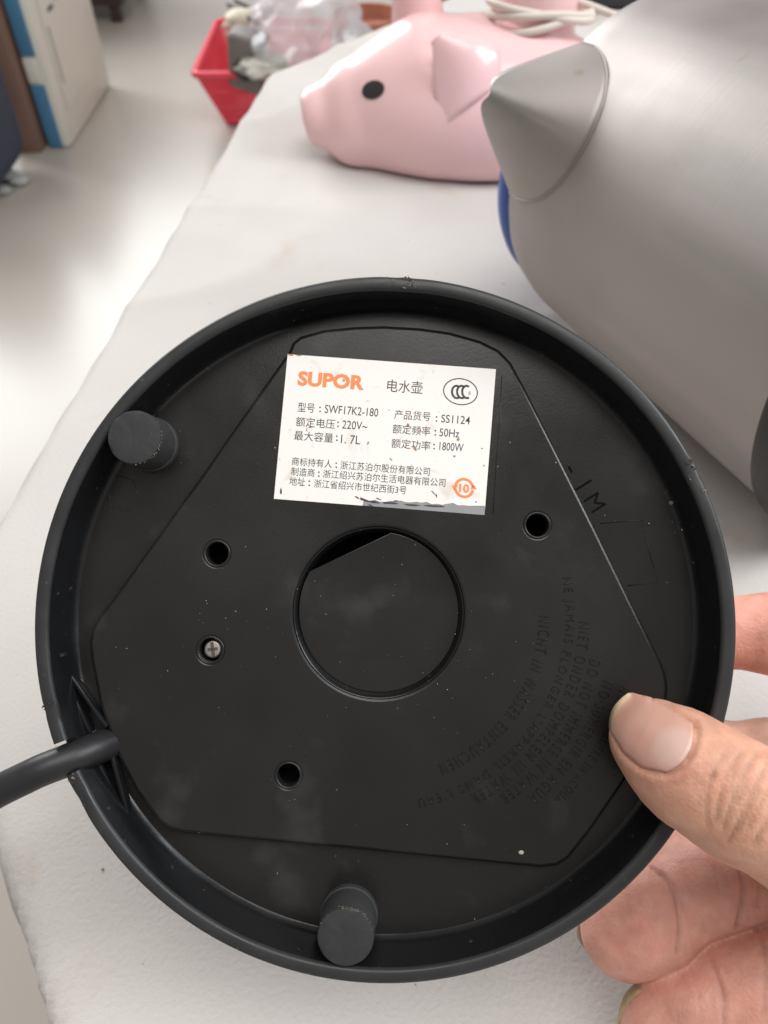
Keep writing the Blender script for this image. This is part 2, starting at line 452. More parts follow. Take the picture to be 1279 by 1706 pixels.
# ================================================================== KETTLE BASE (held underside towards the viewer)
DC = P(632, 1033, 0.1745)
zaxis = -(ray(685, 935)).normalized()
xaxis = (cX - zaxis * cX.dot(zaxis)).normalized()
yaxis = zaxis.cross(xaxis)
base = empty('kettle_power_base')
DM = Matrix((( xaxis.x, yaxis.x, zaxis.x, DC.x), (xaxis.y, yaxis.y, zaxis.y, DC.y), (xaxis.z, yaxis.z, zaxis.z, DC.z), (0, 0, 0, 1)))
base.matrix_world = DM
DMi = DM.inverted()
tag(base, 'round black plastic kettle power base held underside up, with white rating label', 'kettle base')
def dl(px, py, z=0.0):
    """photograph pixel -> local x, y on the base's plane at local height z"""
    p = DMi @ on_plane(px, py, DC + zaxis * z, zaxis)
    return (p.x, p.y)
R = 0.0800
ZF, ZP = -0.0112, -0.0090      # pan floor and raised plate face
# rim ring with a gap for the cord
g1 = dl(86, 1242); g2 = dl(105, 1296)
ga = math.atan2(g1[1], g1[0]) % (2 * math.pi); gb = math.atan2(g2[1], g2[0]) % (2 * math.pi)
prof = [(0.0705, -0.0225), (0.0770, -0.0215), (0.0795, -0.0180), (R, -0.0010), (R - 0.0004, -0.0002), (R - 0.0010, 0.0), (R - 0.0027, 0.0),
        (R - 0.0032, -0.0003), (R - 0.0034, -0.0010), (R - 0.0045, -0.0092), (R - 0.0048, -0.0104), (R - 0.0058, ZF), (R - 0.0058, -0.0125), (R - 0.012, -0.0125)]
vs, fs = lathe(prof, 240, gb, ga + 2 * math.pi, closed_profile=True, cap=True)
sill = [(0.0705, -0.0225), (0.0770, -0.0215), (0.0795, -0.0180), (R - 0.0004, -0.0058), (R - 0.0010, -0.0052), (R - 0.0040, -0.0052), (R - 0.0046, -0.0092), (R - 0.0048, -0.0104), (R - 0.0058, ZF), (R - 0.0058, -0.0125), (R - 0.012, -0.0125)]
svs, sfs = lathe(sill, 12, ga, gb, closed_profile=True)
from_py('gap_sill', svs, sfs, M['plastic_gloss'], base, False)
random.seed(4)
wear = [(dl(1160, 780), 0.006), (dl(672, 466), 0.006), (dl(82, 1180), 0.005), (dl(135, 1335), 0.006), (dl(1105, 1395), 0.003)]
nv = []
for v in vs:
    v = Vector(v)
    for (w, rad) in wear:                                     # knocks and scuffs in the lip
        d = math.hypot(v.x - w[0], v.y - w[1])
        if d < rad and v.z > -0.004:
            k = (1 - d / rad)
            v.z -= 0.0007 * k * (0.6 + noise.noise(v * 900))
            rr = math.hypot(v.x, v.y); s = (rr - 0.0003 * k * noise.noise(v * 1200)) / rr
            v.x *= s; v.y *= s
    nv.append(v)
rim = auto_smooth(from_py('rim', nv, fs, M['plastic_lip'], base), 50)
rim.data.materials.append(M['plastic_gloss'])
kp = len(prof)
for i_, pl in enumerate(rim.data.polygons):                     # glossy inner wall, its shade put into a darker colour; matt worn lip
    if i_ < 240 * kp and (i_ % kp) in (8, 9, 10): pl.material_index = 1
vs, fs = lathe([(0.0, -0.0240), (0.05, -0.0238), (0.066, -0.0232), (0.0707, -0.0223)], 96)
from_py('back_shell', vs, fs, M['plastic'], base)

def circle(c, r, n=40): return [(c[0] + r * math.cos(2 * math.pi * i / n), c[1] + r * math.sin(2 * math.pi * i / n)) for i in range(n)]
px2m = 0.175 / FPX
holes_px = [(361, 922, 19), (895, 875, 18.5), (480, 1292, 18.5), (350, 1083, 19.5)]
holes = [(dl(x, y, ZP), r * (0.1842 / FPX)) for x, y, r in holes_px]
CD = dl(630, 1020, ZP); CR = 140 * 0.1842 / FPX
# pan floor
pan = curve_mesh('pan_floor', [circle((0, 0), R - 0.0055, 160)] + [circle(c, r * 1.15, 32) for c, r in holes] + [circle(CD, CR * 1.02, 80)], ZF - 0.0012, ZF, 0.0, M['plastic'], base)
# raised plate
out_px = [(480, 585), (486, 570), (500, 559), (540, 548), (590, 543), (640, 541.5), (700, 545), (750, 552), (800, 566), (832, 582), (852, 603), (872, 640),
          (930, 755), (990, 875), (1050, 998), (1104, 1106), (1111, 1124), (1114, 1145), (1112, 1170), (1095, 1215), (1040, 1305), (985, 1385), (948, 1432), (928, 1444), (900, 1447),
          (800, 1437), (680, 1425), (560, 1413), (420, 1400), (305, 1389), (280, 1382), (262, 1368), (225, 1318), (190, 1250), (165, 1175), (150, 1100), (147, 1070), (152, 1046), (165, 1024), (185, 1000),
          (260, 896), (340, 784), (420, 670)]
outline = [dl(x, y, ZP) for x, y in out_px]
plate = curve_mesh('plate', [outline] + [circle(c, r, 40) for c, r in holes] + [circle(CD, CR, 96)], ZF + 0.0001, ZP, 0.0010, M['plastic'], base)
plate['label'] = 'raised six-sided cover plate'
# screw wells
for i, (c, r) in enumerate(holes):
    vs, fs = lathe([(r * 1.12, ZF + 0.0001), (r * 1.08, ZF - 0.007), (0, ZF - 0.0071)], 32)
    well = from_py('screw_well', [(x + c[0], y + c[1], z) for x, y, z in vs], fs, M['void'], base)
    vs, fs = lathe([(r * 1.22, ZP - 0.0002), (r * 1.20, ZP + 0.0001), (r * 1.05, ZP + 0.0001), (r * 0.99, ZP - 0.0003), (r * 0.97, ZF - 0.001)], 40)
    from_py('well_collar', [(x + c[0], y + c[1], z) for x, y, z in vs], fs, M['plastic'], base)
# the screw with its worn cross slot
c, r = holes[3]
zt = ZF + 0.0002
vs, fs = lathe([(r * 0.80, zt - 0.003), (r * 0.82, zt - 0.0006), (r * 0.76, zt + 0.0001), (r * 0.6, zt + 0.0002), (0, zt + 0.0002)], 32)
scr = from_py('screw', [(x + c[0] + 0.0001, y + c[1], z) for x, y, z in vs], fs, M['screw'], base)
for ang, ln, off in ((1.70, 1.20, 0.0), (0.13, 0.85, 0.0)):
    bm = box_bm(r * ln, r * 0.26, 0.0003, (0, 0, 0), 0.00005, 1)
    bmesh.ops.transform(bm, verts=bm.verts, matrix=Matrix.Translation((c[0] + 0.0001 + math.cos(ang) * r * off, c[1] + math.sin(ang) * r * off, zt + 0.00032)) @ Matrix.Rotation(ang, 4, 'Z'))
    from_bm('screw_slot', bm, M['slot'], scr, False)
# central disc, sunk and cut off along a chord, with a dark gap behind it
ch1 = dl(508, 948, ZP); ch2 = dl(652, 880, ZP)
a1 = math.atan2(ch1[1] - CD[1], ch1[0] - CD[0]); a2 = math.atan2(ch2[1] - CD[1], ch2[0] - CD[0])
a1 %= 2 * math.pi; a2 %= 2 * math.pi
rr = CR * 0.958
arc = []
a_start, a_end = a1, a2 + 2 * math.pi
for i in range(97):
    a = a_start + (a_end - a_start) * i / 96
    arc.append((CD[0] + rr * math.cos(a), CD[1] + rr * math.sin(a)))
cdz = ZP - 0.0019
cdisc = curve_mesh('centre_disc', [arc], cdz - 0.002, cdz, 0.0002, M['plastic'], base)
# the disc stands very slightly tilted: high beside the chord, low on the far side
for v in cdisc.data.vertices:
    nx_, ny_ = math.cos((a1 + a2) / 2), math.sin((a1 + a2) / 2)
    s = ((v.co.x - CD[0]) * nx_ + (v.co.y - CD[1]) * ny_) / CR
    v.co.z += 0.0014 * max(s, -0.2)
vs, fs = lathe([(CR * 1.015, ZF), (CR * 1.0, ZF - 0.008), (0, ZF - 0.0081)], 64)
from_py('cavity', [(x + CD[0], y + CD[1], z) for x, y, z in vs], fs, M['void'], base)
vs, fs = lathe([(CR * 0.955, ZF - 0.003), (CR * 0.956, ZP - 0.0021), (CR * 0.99, ZP - 0.0004), (CR * 1.0, ZP), (CR * 1.01, ZP + 0.00005)], 96)
from_py('disc_collar', [(x + CD[0], y + CD[1], z) for x, y, z in vs], fs, M['plastic_gloss'], base)

# rubber feet
for (bx, by, tx, ty, fh) in ((252, 739, 223, 728, 0.0124), (583, 1531, 575, 1562, 0.0118)):
    zt = ZF + fh
    c = dl(tx, ty, zt); rad = 47.5 * (0.1737 / FPX)
    prof = [(rad * 1.06, ZF - 0.001), (rad * 1.05, ZF + 0.0016), (rad * 1.0, ZF + 0.0018), (rad * 0.985, zt - 0.0007), (rad * 0.95, zt - 0.00015), (rad * 0.86, zt), (rad * 0.4, zt), (0, zt)]
    vs, fs = lathe(prof, 56)
    vv = []
    for x, y, z in vs:
        k = 1 + 0.012 * noise.noise((x * 700, y * 700, z * 300))
        vv.append((x * k + c[0], y * k + c[1], z + (0.00012 * noise.noise((x * 500, y * 500, 3)) if z > zt - 0.001 else 0)))
    ft = auto_smooth(from_py('foot', vv, fs, M['rubber'], base), 50)
    # grit clinging to the inner edge of the foot
    gv, gf = [], []
    random.seed(int(bx))
    ain = math.atan2(-c[1], -c[0])
    for i in range(46):
        a = ain + random.gauss(0, 0.55); q = rad * random.uniform(0.93, 1.02); s = random.uniform(0.00008, 0.0002)
        o = Vector((c[0] + q * math.cos(a), c[1] + q * math.sin(a), zt - random.uniform(0.0, 0.0006)))
        k = len(gv)
        for dv in ((1, 0, 0), (-1, .2, 0), (0, 1, .2), (0, -1, 0), (0, 0, 1), (0, 0, -1)): gv.append(o + Vector(dv) * s * random.uniform(.6, 1.3))
        gf += [(k + a_, k + b_, k + c_) for a_, b_, c_ in ((0, 2, 4), (2, 1, 4), (1, 3, 4), (3, 0, 4), (2, 0, 5), (1, 2, 5), (3, 1, 5), (0, 3, 5))]
    gr = from_py('grit', gv, gf, M['grit'], ft, False); gr['kind'] = 'stuff'

# strain-relief ribs beside the cord
for quad in (((112, 1122), (176, 1212)), ((120, 1160), (148, 1222)), ((158, 1262), (190, 1330)), ((184, 1255), (212, 1362))):
    a = Vector((*dl(*quad[0], ZF + 0.003), 0)); b = Vector((*dl(*quad[1], ZF + 0.003), 0))
    d = b - a
    bm = box_bm(d.length, 0.0011, 0.0030, (0, 0, 0), 0.0003)
    bmesh.ops.transform(bm, verts=bm.verts, matrix=Matrix.Translation(((a.x + b.x) / 2, (a.y + b.y) / 2, ZF + 0.0014)) @ Matrix.Rotation(math.atan2(d.y, d.x), 4, 'Z'))
    auto_smooth(from_bm('cord_rib', bm, M['plastic_gloss'], base), 40)

# power cord: out through the gap, over towards the viewer's left, then down to the cloth
def lp(px, py, d): return DMi @ P(px, py, d)
cord_pts = [lp(212, 1226, 0.1920), lp(186, 1237, 0.1868), lp(152, 1250, 0.1815), lp(108, 1268, 0.1775), lp(50, 1292, 0.1755), lp(-40, 1342, 0.177), lp(-150, 1440, 0.187)]
end = [DMi @ Vector(p) for p in ((-0.150, 0.060, 0.015), (-0.185, 0.05, -0.06), (-0.19, 0.06, -0.25))]
sp = spline(cord_pts + end, 14)
rad = [0.0040 - 0.0003 * min(1, i / 50) for i in range(len(sp))]
vs, fs = tube(sp, rad, 20)
pc = from_py('power_cord', vs, fs, M['cord'], base)
# crumbs of dried dirt round the gap and on the lip
def grains(name, spots, n, smin_, smax_, z, m, parent, seed, lip_only=False):
    random.seed(seed); gv, gf = [], []
    for i in range(n):
        px, py, sp_ = random.choice(spots)
        q = dl(px + random.gauss(0, sp_), py + random.gauss(0, sp_ * 0.8), z)
        if lip_only:
            rq = math.hypot(*q); rn = random.uniform(R - 0.003, R - 0.0003); q = (q[0] / rq * rn, q[1] / rq * rn)
        s = random.uniform(smin_, smax_); k = len(gv); o = Vector((q[0], q[1], z + s * 0.4))
        el = Vector((random.uniform(.5, 2.2), random.uniform(.4, 1.0), 0.7)); an = random.uniform(0, 6.28)
        rot = Matrix.Rotation(an, 3, 'Z')
        for dv in ((1, 0, 0), (-1, .2, 0), (0, 1, .2), (0, -1, 0), (0, 0, 1), (0, 0, -1)):
            gv.append(o + rot @ Vector((dv[0] * el.x, dv[1] * el.y, dv[2] * el.z)) * s * random.uniform(.6, 1.3))
        gf += [(k + a_, k + b_, k + c_) for a_, b_, c_ in ((0, 2, 4), (2, 1, 4), (1, 3, 4), (3, 0, 4), (2, 0, 5), (1, 2, 5), (3, 1, 5), (0, 3, 5))]
    g = from_py(name, gv, gf, m, parent, False); g['kind'] = 'stuff'
    return g
grains('dried_dirt', [(86, 1236, 5), (115, 1302, 6), (80, 1172, 6), (138, 1335, 9), (672, 468, 16), (1158, 770, 9)], 75, 0.00012, 0.00032, -0.0002, M['rubber'], base, 3, True)
grains('rim_crumbs', [(648, 470, 4), (680, 465, 12), (105, 1305, 3), (1170, 790, 15), (1178, 815, 2)], 34, 0.0001, 0.00026, 0.0, M['crumb'], base, 7, True)
spots = [(385, 935, 20), (345, 1150, 45), (190, 1130, 60), (210, 1350, 40), (480, 1325, 14), (520, 1150, 60), (700, 1140, 45), (780, 1120, 50), (760, 1070, 70), (650, 1000, 80), (460, 1000, 50),
         (860, 840, 60), (560, 560, 120), (820, 700, 90), (850, 1000, 120), (300, 700, 150), (930, 1300, 150), (650, 1250, 200), (370, 1030, 30), (730, 1350, 120)]
grains('dust', spots, 100, 0.00004, 0.00013, ZP, M['dust'], base, 11)
grains('wall_dust', [(430, 1500, 90), (1130, 870, 25), (240, 760, 50), (660, 540, 150), (1080, 1420, 60), (860, 1560, 120)], 42, 0.00006, 0.00016, ZF + 0.0006, M['dust'], base, 12)
bm = bmesh.new(); bmesh.ops.create_icosphere(bm, subdivisions=2, radius=0.00055)
q = dl(1117, 838, ZF); bmesh.ops.transform(bm, verts=bm.verts, matrix=Matrix.Translation((q[0], q[1], ZF + 0.0004)))
from_bm('crumb', bm, M['crumb'], base)
bm = bmesh.new(); bmesh.ops.create_icosphere(bm, subdivisions=2, radius=0.0005)
q = dl(868, 1420, ZP); bmesh.ops.transform(bm, verts=bm.verts, matrix=Matrix.Translation((q[0], q[1], ZP + 0.0001)) @ Matrix.Diagonal((1.3, 1, 0.4, 1)))
from_bm('crumb', bm, M['dust'], base)

# ---- moulded lettering in arcs
def arc_text(body, p_start, p_end, hpx, name='raised_lettering'):
    s = dl(*p_start, ZP); e = dl(*p_end, ZP)
    rs = (math.hypot(s[0] - CD[0], s[1] - CD[1]) + math.hypot(e[0] - CD[0], e[1] - CD[1])) / 2
    A0 = math.atan2(s[1] - CD[1], s[0] - CD[0]); A1 = math.atan2(e[1] - CD[1], e[0] - CD[0])
    me, co = text_verts(body, -0.026, 0.02, 2, 1.4, 0.030)
    x0, x1 = co[:, 0].min(), co[:, 0].max(); y0, y1 = co[:, 1].min(), co[:, 1].max()
    hh = hpx * 0.1842 / FPX
    for v, c_ in zip(me.vertices, co):
        a = A0 + (A1 - A0) * (c_[0] - x0) / (x1 - x0)
        rr_ = rs + hh * ((c_[1] - y0) / (y1 - y0) - 0.5)
        v.co = (CD[0] + rr_ * math.cos(a), CD[1] + rr_ * math.sin(a), ZP + 0.00019 * (c_[2] - 0.02) / 0.03 if c_[2] > 0 else ZP - 0.0002)
    return link(name, me, M['plastic'], base, False)
arc_text('NICHT IN WASSER EINTAUCHEN', (905, 1026), (735, 1284), 20)
arc_text("NE JAMAIS PLONGER L'APPAREIL DANS L'EAU", (942, 962), (697, 1336), 20)
arc_text('NIET ONDER DOMPELEN IN WATER', (974, 1036), (788, 1332), 19)
arc_text('DO NOT IMMERSE IN WATER', (993, 1100), (836, 1332), 19)
arc_text('NO SUMERGIR EN AGUA', (1014, 1136), (884, 1333), 19)
arc_text('NON IMMERGERE IN ACQUA', (1040, 1145), (926, 1334), 19)
def flat_glyph(body, px, py, hpx, ang, z, name, m, wscale=1.0):
    me, co = text_verts(body, -0.012, 0.05, 2)
    cx_, cy_ = (co[:, 0].min() + co[:, 0].max()) / 2, (co[:, 1].min() + co[:, 1].max()) / 2
    s = hpx * 0.185 / FPX / 0.73
    q = dl(px, py, z); ca, sa = math.cos(ang), math.sin(ang)
    for v, c_ in zip(me.vertices, co):
        x = (c_[0] - cx_) * s * wscale; y = (c_[1] - cy_) * s
        v.co = (q[0] + x * ca - y * sa, q[1] + x * sa + y * ca, z + (0.00025 if c_[2] > 0 else -0.0003))
    return link(name, me, m, base, False)
flat_glyph('-', 950, 782, 30, math.radians(-60), ZF, 'mould_mark', M['void'], 1.3)
flat_glyph('1', 972, 808, 34, math.radians(-58), ZF, 'mould_mark', M['void'])
flat_glyph('M', 991, 837, 30, math.radians(-58), ZF, 'mould_mark', M['void'])
def ridge(pts, z, w, h, name, m=None):
    ps = [Vector((*dl(x, y, z), z + h * 0.2)) for x, y in pts]
    vs, fs = tube(ps, w, 6); return from_py(name, vs, fs, m or M['plastic'], base)
ridge([(1000, 872), (1070, 866), (1084, 930), (1097, 968), (1045, 976)], ZF, 0.00012, 0.0003, 'insert_line')
ridge([(836, 625), (832, 700), (826, 780), (821, 856)], ZP, 0.00009, 0.0003, 'label_recess_edge')
ridge([(190, 790), (222, 800), (232, 830), (212, 852), (184, 842), (180, 815), (190, 790)], ZF, 0.00008, 0.0002, 'ejector_mark')

# ---- rating label
ZL = ZP + 0.00006
TL, TR, BR, BL = (479, 590), (826, 615), (807, 858), (456, 831)
def lerp2(a, b, t): return (a[0] + (b[0] - a[0]) * t, a[1] + (b[1] - a[1]) * t)
def lab(u, v):                       # label coordinates 0..1 right, 0..1 down -> photograph pixel
    return lerp2(lerp2(TL, TR, u), lerp2(BL, BR, u), v)
label = curve_mesh('rating_label', [[dl(*p, ZL) for p in (TL, TR, BR, (640, 845), BL)]], ZL - 0.00002, ZL, 0.0, M['silver'], base)
label['label'] = 'white rating label, creased and stained'
# printed paper face: its lower edge torn away towards the right
face = [lab(0, 0), lab(1, 0), lab(1, 0.945)]
random.seed(5)
for i in range(24):
    t = i / 23; u = 0.995 - t * 0.57
    face.append(lab(u, 0.935 + 0.009 * random.uniform(-1, 1) + 0.028 * t))
face += [lab(0.42, 1.0), lab(0, 1)]
ZL2 = ZL + 0.00008
paper = curve_mesh('paper_face', [[dl(*p, ZL2) for p in face]], ZL, ZL2, 0.0, M['paper'], label)
ZI = ZL2 + 0.00003
def label_text(body, u0, v0, u1, v1, m, offset=0.0, name='printed_line', box=None):
    """fit a line of text into label coordinates: left/right ends and top/bottom"""
    me, co = text_verts(body, offset, 0.0, 3)
    x0, x1 = co[:, 0].min(), co[:, 0].max(); y0, y1 = (co[:, 1].min(), co[:, 1].max()) if box is None else box
    for v, c_ in zip(me.vertices, co):
        u = u0 + (u1 - u0) * (c_[0] - x0) / (x1 - x0)
        vv = v1 + (v0 - v1) * (c_[1] - y0) / (y1 - y0)
        q = dl(*lab(u, vv), ZI); v.co = (q[0], q[1], ZI)
    return link(name, me, m, label, False)
def inv_lab(px, py):
    u = v = 0.5
    for _ in range(30):
        p = lab(u, v); pu = lab(u + 1e-3, v); pv = lab(u, v + 1e-3)
        a, b = (pu[0] - p[0]) * 1e3, (pv[0] - p[0]) * 1e3; c, d = (pu[1] - p[1]) * 1e3, (pv[1] - p[1]) * 1e3
        ex, ey = px - p[0], py - p[1]; D = a * d - b * c
        u += (ex * d - b * ey) / D; v += (a * ey - c * ex) / D
    return u, v
def line(body, xl, yl, xr, hpx, m, off=0.0, box=None, name='printed_line'):
    """left end's middle pixel, right end's x, height in pixels"""
    u0, v0 = inv_lab(xl, yl); u1, _ = inv_lab(xr, yl + (xr - xl) * 0.072)
    hv = hpx / 244 / 2
    return label_text(body, u0, v0 - hv, u1, v0 + hv, m, off, name, box)
line('SUPOR', 496, 630, 607, 25, M['orange'], 0.045, name='brand_lettering')
CJ = None
line('电水壶', 645, 642, 704, 21, M['ink'], 0.0)
for b_, xl, yl, xr, hh in (('型号', 496, 678, 524, 16), ('额定电压', 493, 702, 558, 16), ('最大容量', 490, 725, 555, 16), ('产品货号', 657, 690, 717, 15.5), ('额定频率', 654, 714, 717, 15.5), ('额定功率', 652, 738, 717, 15.5)):
    line(b_, xl, yl, xr, hh, M['ink'], 0.0)
for b_, xl, yl, xr, hh in (('SWF17K2-180', 541, 681, 630, 14), ('220V~', 570, 707, 612, 14), ('1. 7L', 568, 731, 600, 14.5), ('SS1124', 735, 697, 783, 13.5), ('50Hz', 732, 720, 765, 13.5), ('1800W', 732, 743, 772, 13.5)):
    line(b_, xl, yl, xr, hh, M['ink'], 0.002)
for b_, xl, yl, xr in (('商标持有人', 486, 768, 553), ('浙江苏泊尔股份有限公司', 567, 774.5, 716), ('制造商', 485, 785, 524), ('浙江绍兴苏泊尔生活电器有限公司', 538, 789, 742), ('地址', 482, 801, 508), ('浙江省绍兴市世纪西街3号', 523, 805, 677)):
    line(b_, xl, yl, xr, 14, M['ink'], 0.0)
def dots(pxs):
    for (x, y) in pxs:
        for dy in (-3.4, 3.4):
            cs = [dl(x + 1.5 * math.cos(a), y + dy + 1.5 * math.sin(a), ZI) for a in [k * math.pi / 3 for k in range(6)]]
            yield [(c_[0], c_[1], ZI) for c_ in cs]
for poly in dots([(533, 682), (563, 707), (561, 730), (727, 698), (725, 721), (723, 744), (560, 775), (531, 790), (515, 805)]):
    from_py('colon_dot', poly, [tuple(range(5, -1, -1))], M['ink'], label, False)
def ring(cx_, cy_, rx, ry, w, name, m, a0=0.0, a1=2 * math.pi, n=64, tilt=0.072, parent=None):
    vs, fs = [], []
    for i in range(n + 1):
        a = a0 + (a1 - a0) * i / n
        for s in (1, 1 - w / rx):
            x = rx * s * math.cos(a); y = (ry - (1 - s) * rx) * math.sin(a)
            q = dl(cx_ + x - y * tilt * 0.0, cy_ + y + x * tilt, ZI); vs.append((q[0], q[1], ZI))
    for i in range(n): fs.append((2 * i, 2 * i + 1, 2 * i + 3, 2 * i + 2))
    return from_py(name, vs, fs, m, parent or label, False)
ccc = ring(767, 652.5, 29, 22.5, 1.8, 'certification_mark', M['ink'])
for cx_ in (759.5, 768, 776.5):
    ring(cx_ + 1, 653, 9.5, 12, 3.6, 'mark_letter', M['ink'], math.radians(62), math.radians(298), 24, parent=ccc)
u_, v_ = inv_lab(782, 655)
label_text('S', u_ - 0.006, v_ - 0.011, u_ + 0.006, v_ + 0.011, M['ink'], 0.004, 'mark_letter')
# orange use-period ring: two arcs with arrow heads, 10 in the middle
ten = ring(773, 813, 17, 17, 4.6, 'period_mark', M['orange'], math.radians(10), math.radians(172), 40)
ring(773, 813, 17, 17, 4.6, 'ring_arc', M['orange'], math.radians(190), math.radians(352), 40, parent=ten)
for tri in (((752, 809), (763, 809), (757, 817)), ((783, 815), (794, 815), (789, 807))):
    ps = [(*dl(x, y, ZI), ZI) for x, y in tri]
    from_py('arrow_head', ps, [(0, 1, 2)], M['orange'], ten, False)
u_, v_ = inv_lab(773, 813.5)
label_text('10', u_ - 0.024, v_ - 0.030, u_ + 0.024, v_ + 0.030, M['orange'], 0.035, 'period_number')
# logo eye dot
qv = []
for k in range(10):
    a = k * math.pi / 5; q = dl(572.5 + 2.6 * math.cos(a), 633.5 + 2.6 * math.sin(a), ZI + 0.00002); qv.append((q[0], q[1], ZI + 0.00002))
from_py('logo_dot', qv, [tuple(range(9, -1, -1))], M['orange'], label, False)
# stains and scratches on the label: small real smears
def smear(name, spots, m, seed, zz=ZI + 0.00004):
    random.seed(seed); vs, fs = [], []
    for (x, y, rx, ry, ang) in spots:
        n = 11; k = len(vs)
        for i in range(n):
            a = 2 * math.pi * i / n; f = random.uniform(0.55, 1.2)
            dx, dy = rx * f * math.cos(a), ry * f * math.sin(a)
            q = dl(x + dx * math.cos(ang) - dy * math.sin(ang), y + dx * math.sin(ang) + dy * math.cos(ang), zz); vs.append((q[0], q[1], zz))
        fs.append(tuple(range(k + n - 1, k - 1, -1)))
    o = from_py(name, vs, fs, m, label, False); o['kind'] = 'stuff'; return o
smear('stains', [(763, 732, 2.2, 3.2, 0.6), (692, 748, 5, 2.4, 1.0), (680, 708, 4, 2.5, 1.4), (757, 760, 2, 1.6, 0), (613, 738, 3, 1.4, 2.0), (516, 712, 4, 0.8, 0), (511, 716, 3.5, 0.8, 1.5),
                 (484, 591, 6, 1.5, 0.1), (498, 592, 5, 1.2, 0.1), (700, 718, 2, 4, 0.3), (458, 746, 1.4, 1.4, 0), (806, 776, 1.2, 1.6, 0)], M['rust'], 2)
smear('scratches', [(605, 832, 9, 2.2, 0.35), (622, 836, 12, 1.6, 0.12), (650, 838, 14, 1.5, 0.06), (685, 841, 16, 1.2, 0.05), (725, 843, 18, 1.2, 0.06), (618, 842, 6, 0.8, 0.4), (630, 831, 5, 1.0, 0.3), (660, 834, 4, 0.8, 0.0),
                    (595, 829, 5, 1.2, 0.5), (468, 818, 1.6, 6, 0.0), (722, 821, 7, 0.9, 0.8), (727, 826, 4, 0.9, 1.4), (651, 765, 4, 0.8, 0.8), (793, 836, 1.4, 1.4, 0), (648, 683, 0.9, 0.9, 0), (803, 747, 1.2, 1.2, 0), (640, 776, 1.2, 0.8, 0), (682, 780, 1.6, 0.7, 0.4)], M['ink'], 3)

# ================================================================== HAND
def cam3(px, py, d): return np.array(((px - CX) / FPX * d, (CY - py) / FPX * d, d))
def cam_to_world(V): return np.array(C0)[None] + V[:, 0:1] * np.array(cX)[None] + V[:, 1:2] * np.array(cU)[None] + V[:, 2:3] * np.array(cF)[None]
fld = Field((0.030, -0.185, 0.140), (0.345, 0.005, 0.250), 0.0007)
HF = fld.blank()
fingers = {
    'thumb': [(1080, 1229, .1715, .0086), (1118, 1258, .1680, .0102), (1160, 1290, .1640, .0113), (1235, 1336, .1610, .0119), (1330, 1392, .1620, .0118), (1450, 1480, .1680, .0135), (1640, 1560, .180, .017)],
    'index': [(1090, 1050, .2190, .0088), (1180, 1052, .2185, .0098), (1290, 1056, .2160, .0108), (1450, 1080, .2140, .0112), (1620, 1160, .2060, .014)],
    'middle': [(1070, 1268, .2185, .0088), (1180, 1262, .2170, .0098), (1290, 1266, .2140, .0106), (1450, 1270, .2110, .0112), (1640, 1300, .2060, .014)],
    'ring': [(1043, 1552, .1935, .0113), (1082, 1522, .1935, .0120), (1130, 1484, .1955, .0112), (1185, 1462, .1950, .0120), (1240, 1448, .1955, .0113), (1320, 1440, .1950, .0122), (1450, 1430, .1960, .013), (1640, 1430, .1980, .015)],
    'little': [(1106, 1712, .1885, .0106), (1160, 1682, .1880, .0113), (1205, 1658, .1880, .0107), (1250, 1640, .1870, .0110), (1330, 1612, .1870, .0112), (1460, 1580, .1880, .0122), (1640, 1550, .1900, .015)],
}
for nm, ch in fingers.items():
    G = fld.blank()
    for a, b in zip(ch[:-1], ch[1:]):
        fld.cone(G, cam3(*a[:3]), cam3(*b[:3]), a[3], b[3], 0.004)
    HF = smin(HF, G, 0.0006)
G = fld.blank()
for a, b in (((1640, 1180, .204, .016), (1650, 1520, .192, .018)), ((1640, 1300, .202, .018), (1900, 1400, .200, .024)), ((1640, 1520, .190, .018), (1900, 1450, .195, .024)), ((1560, 1500, .178, .014), (1880, 1480, .190, .024)),
             ((1900, 1420, .198, .026), (2250, 1450, .205, .027)), ((2250, 1450, .205, .027), (2500, 1470, .210, .029))):
    fld.cone(G, cam3(*a[:3]), cam3(*b[:3]), a[3], b[3], 0.008, 0.02)
HF = smin(HF, G, 0.006)
V, Q = surface_nets(HF, fld.lo, fld.h)
del HF, G
# normals (area-free average of face normals) in camera coordinates
def normals(V, Q):
    n = np.cross(V[Q[:, 2]] - V[Q[:, 0]], V[Q[:, 3]] - V[Q[:, 1]])
    out = np.zeros_like(V)
    for i in range(4): np.add.at(out, Q[:, i], n)
    return out / np.maximum(np.linalg.norm(out, axis=1, keepdims=True), 1e-12)
def relax(V, Q, it):
    for _ in range(it):
        s = np.zeros_like(V); c_ = np.zeros(len(V))
        for i in range(4):
            for j in (1, 3):
                np.add.at(s, Q[:, i], V[Q[:, (i + j) % 4]]); np.add.at(c_, Q[:, i], 1)
        V = 0.4 * V + 0.6 * s / c_[:, None]
    return V
V = relax(V, Q, 3)
NR = normals(V, Q)
if (NR[:, 2] * (V[:, 2] - V[:, 2].mean())).mean() < 0: NR = -NR; Q = Q[:, ::-1]
PX = CX + V[:, 0] / V[:, 2] * FPX; PY = CY - V[:, 1] / V[:, 2] * FPX
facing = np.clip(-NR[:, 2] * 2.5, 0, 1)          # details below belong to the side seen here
chain = {k: np.array([cam3(*c_[:3]) for c_ in v]) for k, v in fingers.items()}
def chain_dist(name):
    best = np.full(len(V), 9.0)
    c_ = chain[name]
    for a, b in zip(c_[:-1], c_[1:]):
        d = b - a; t = np.clip(((V - a) @ d) / (d @ d), 0, 1)
        best = np.minimum(best, np.linalg.norm(V - a - t[:, None] * d, axis=1))
    return best
CDs = {k: chain_dist(k) for k in fingers}
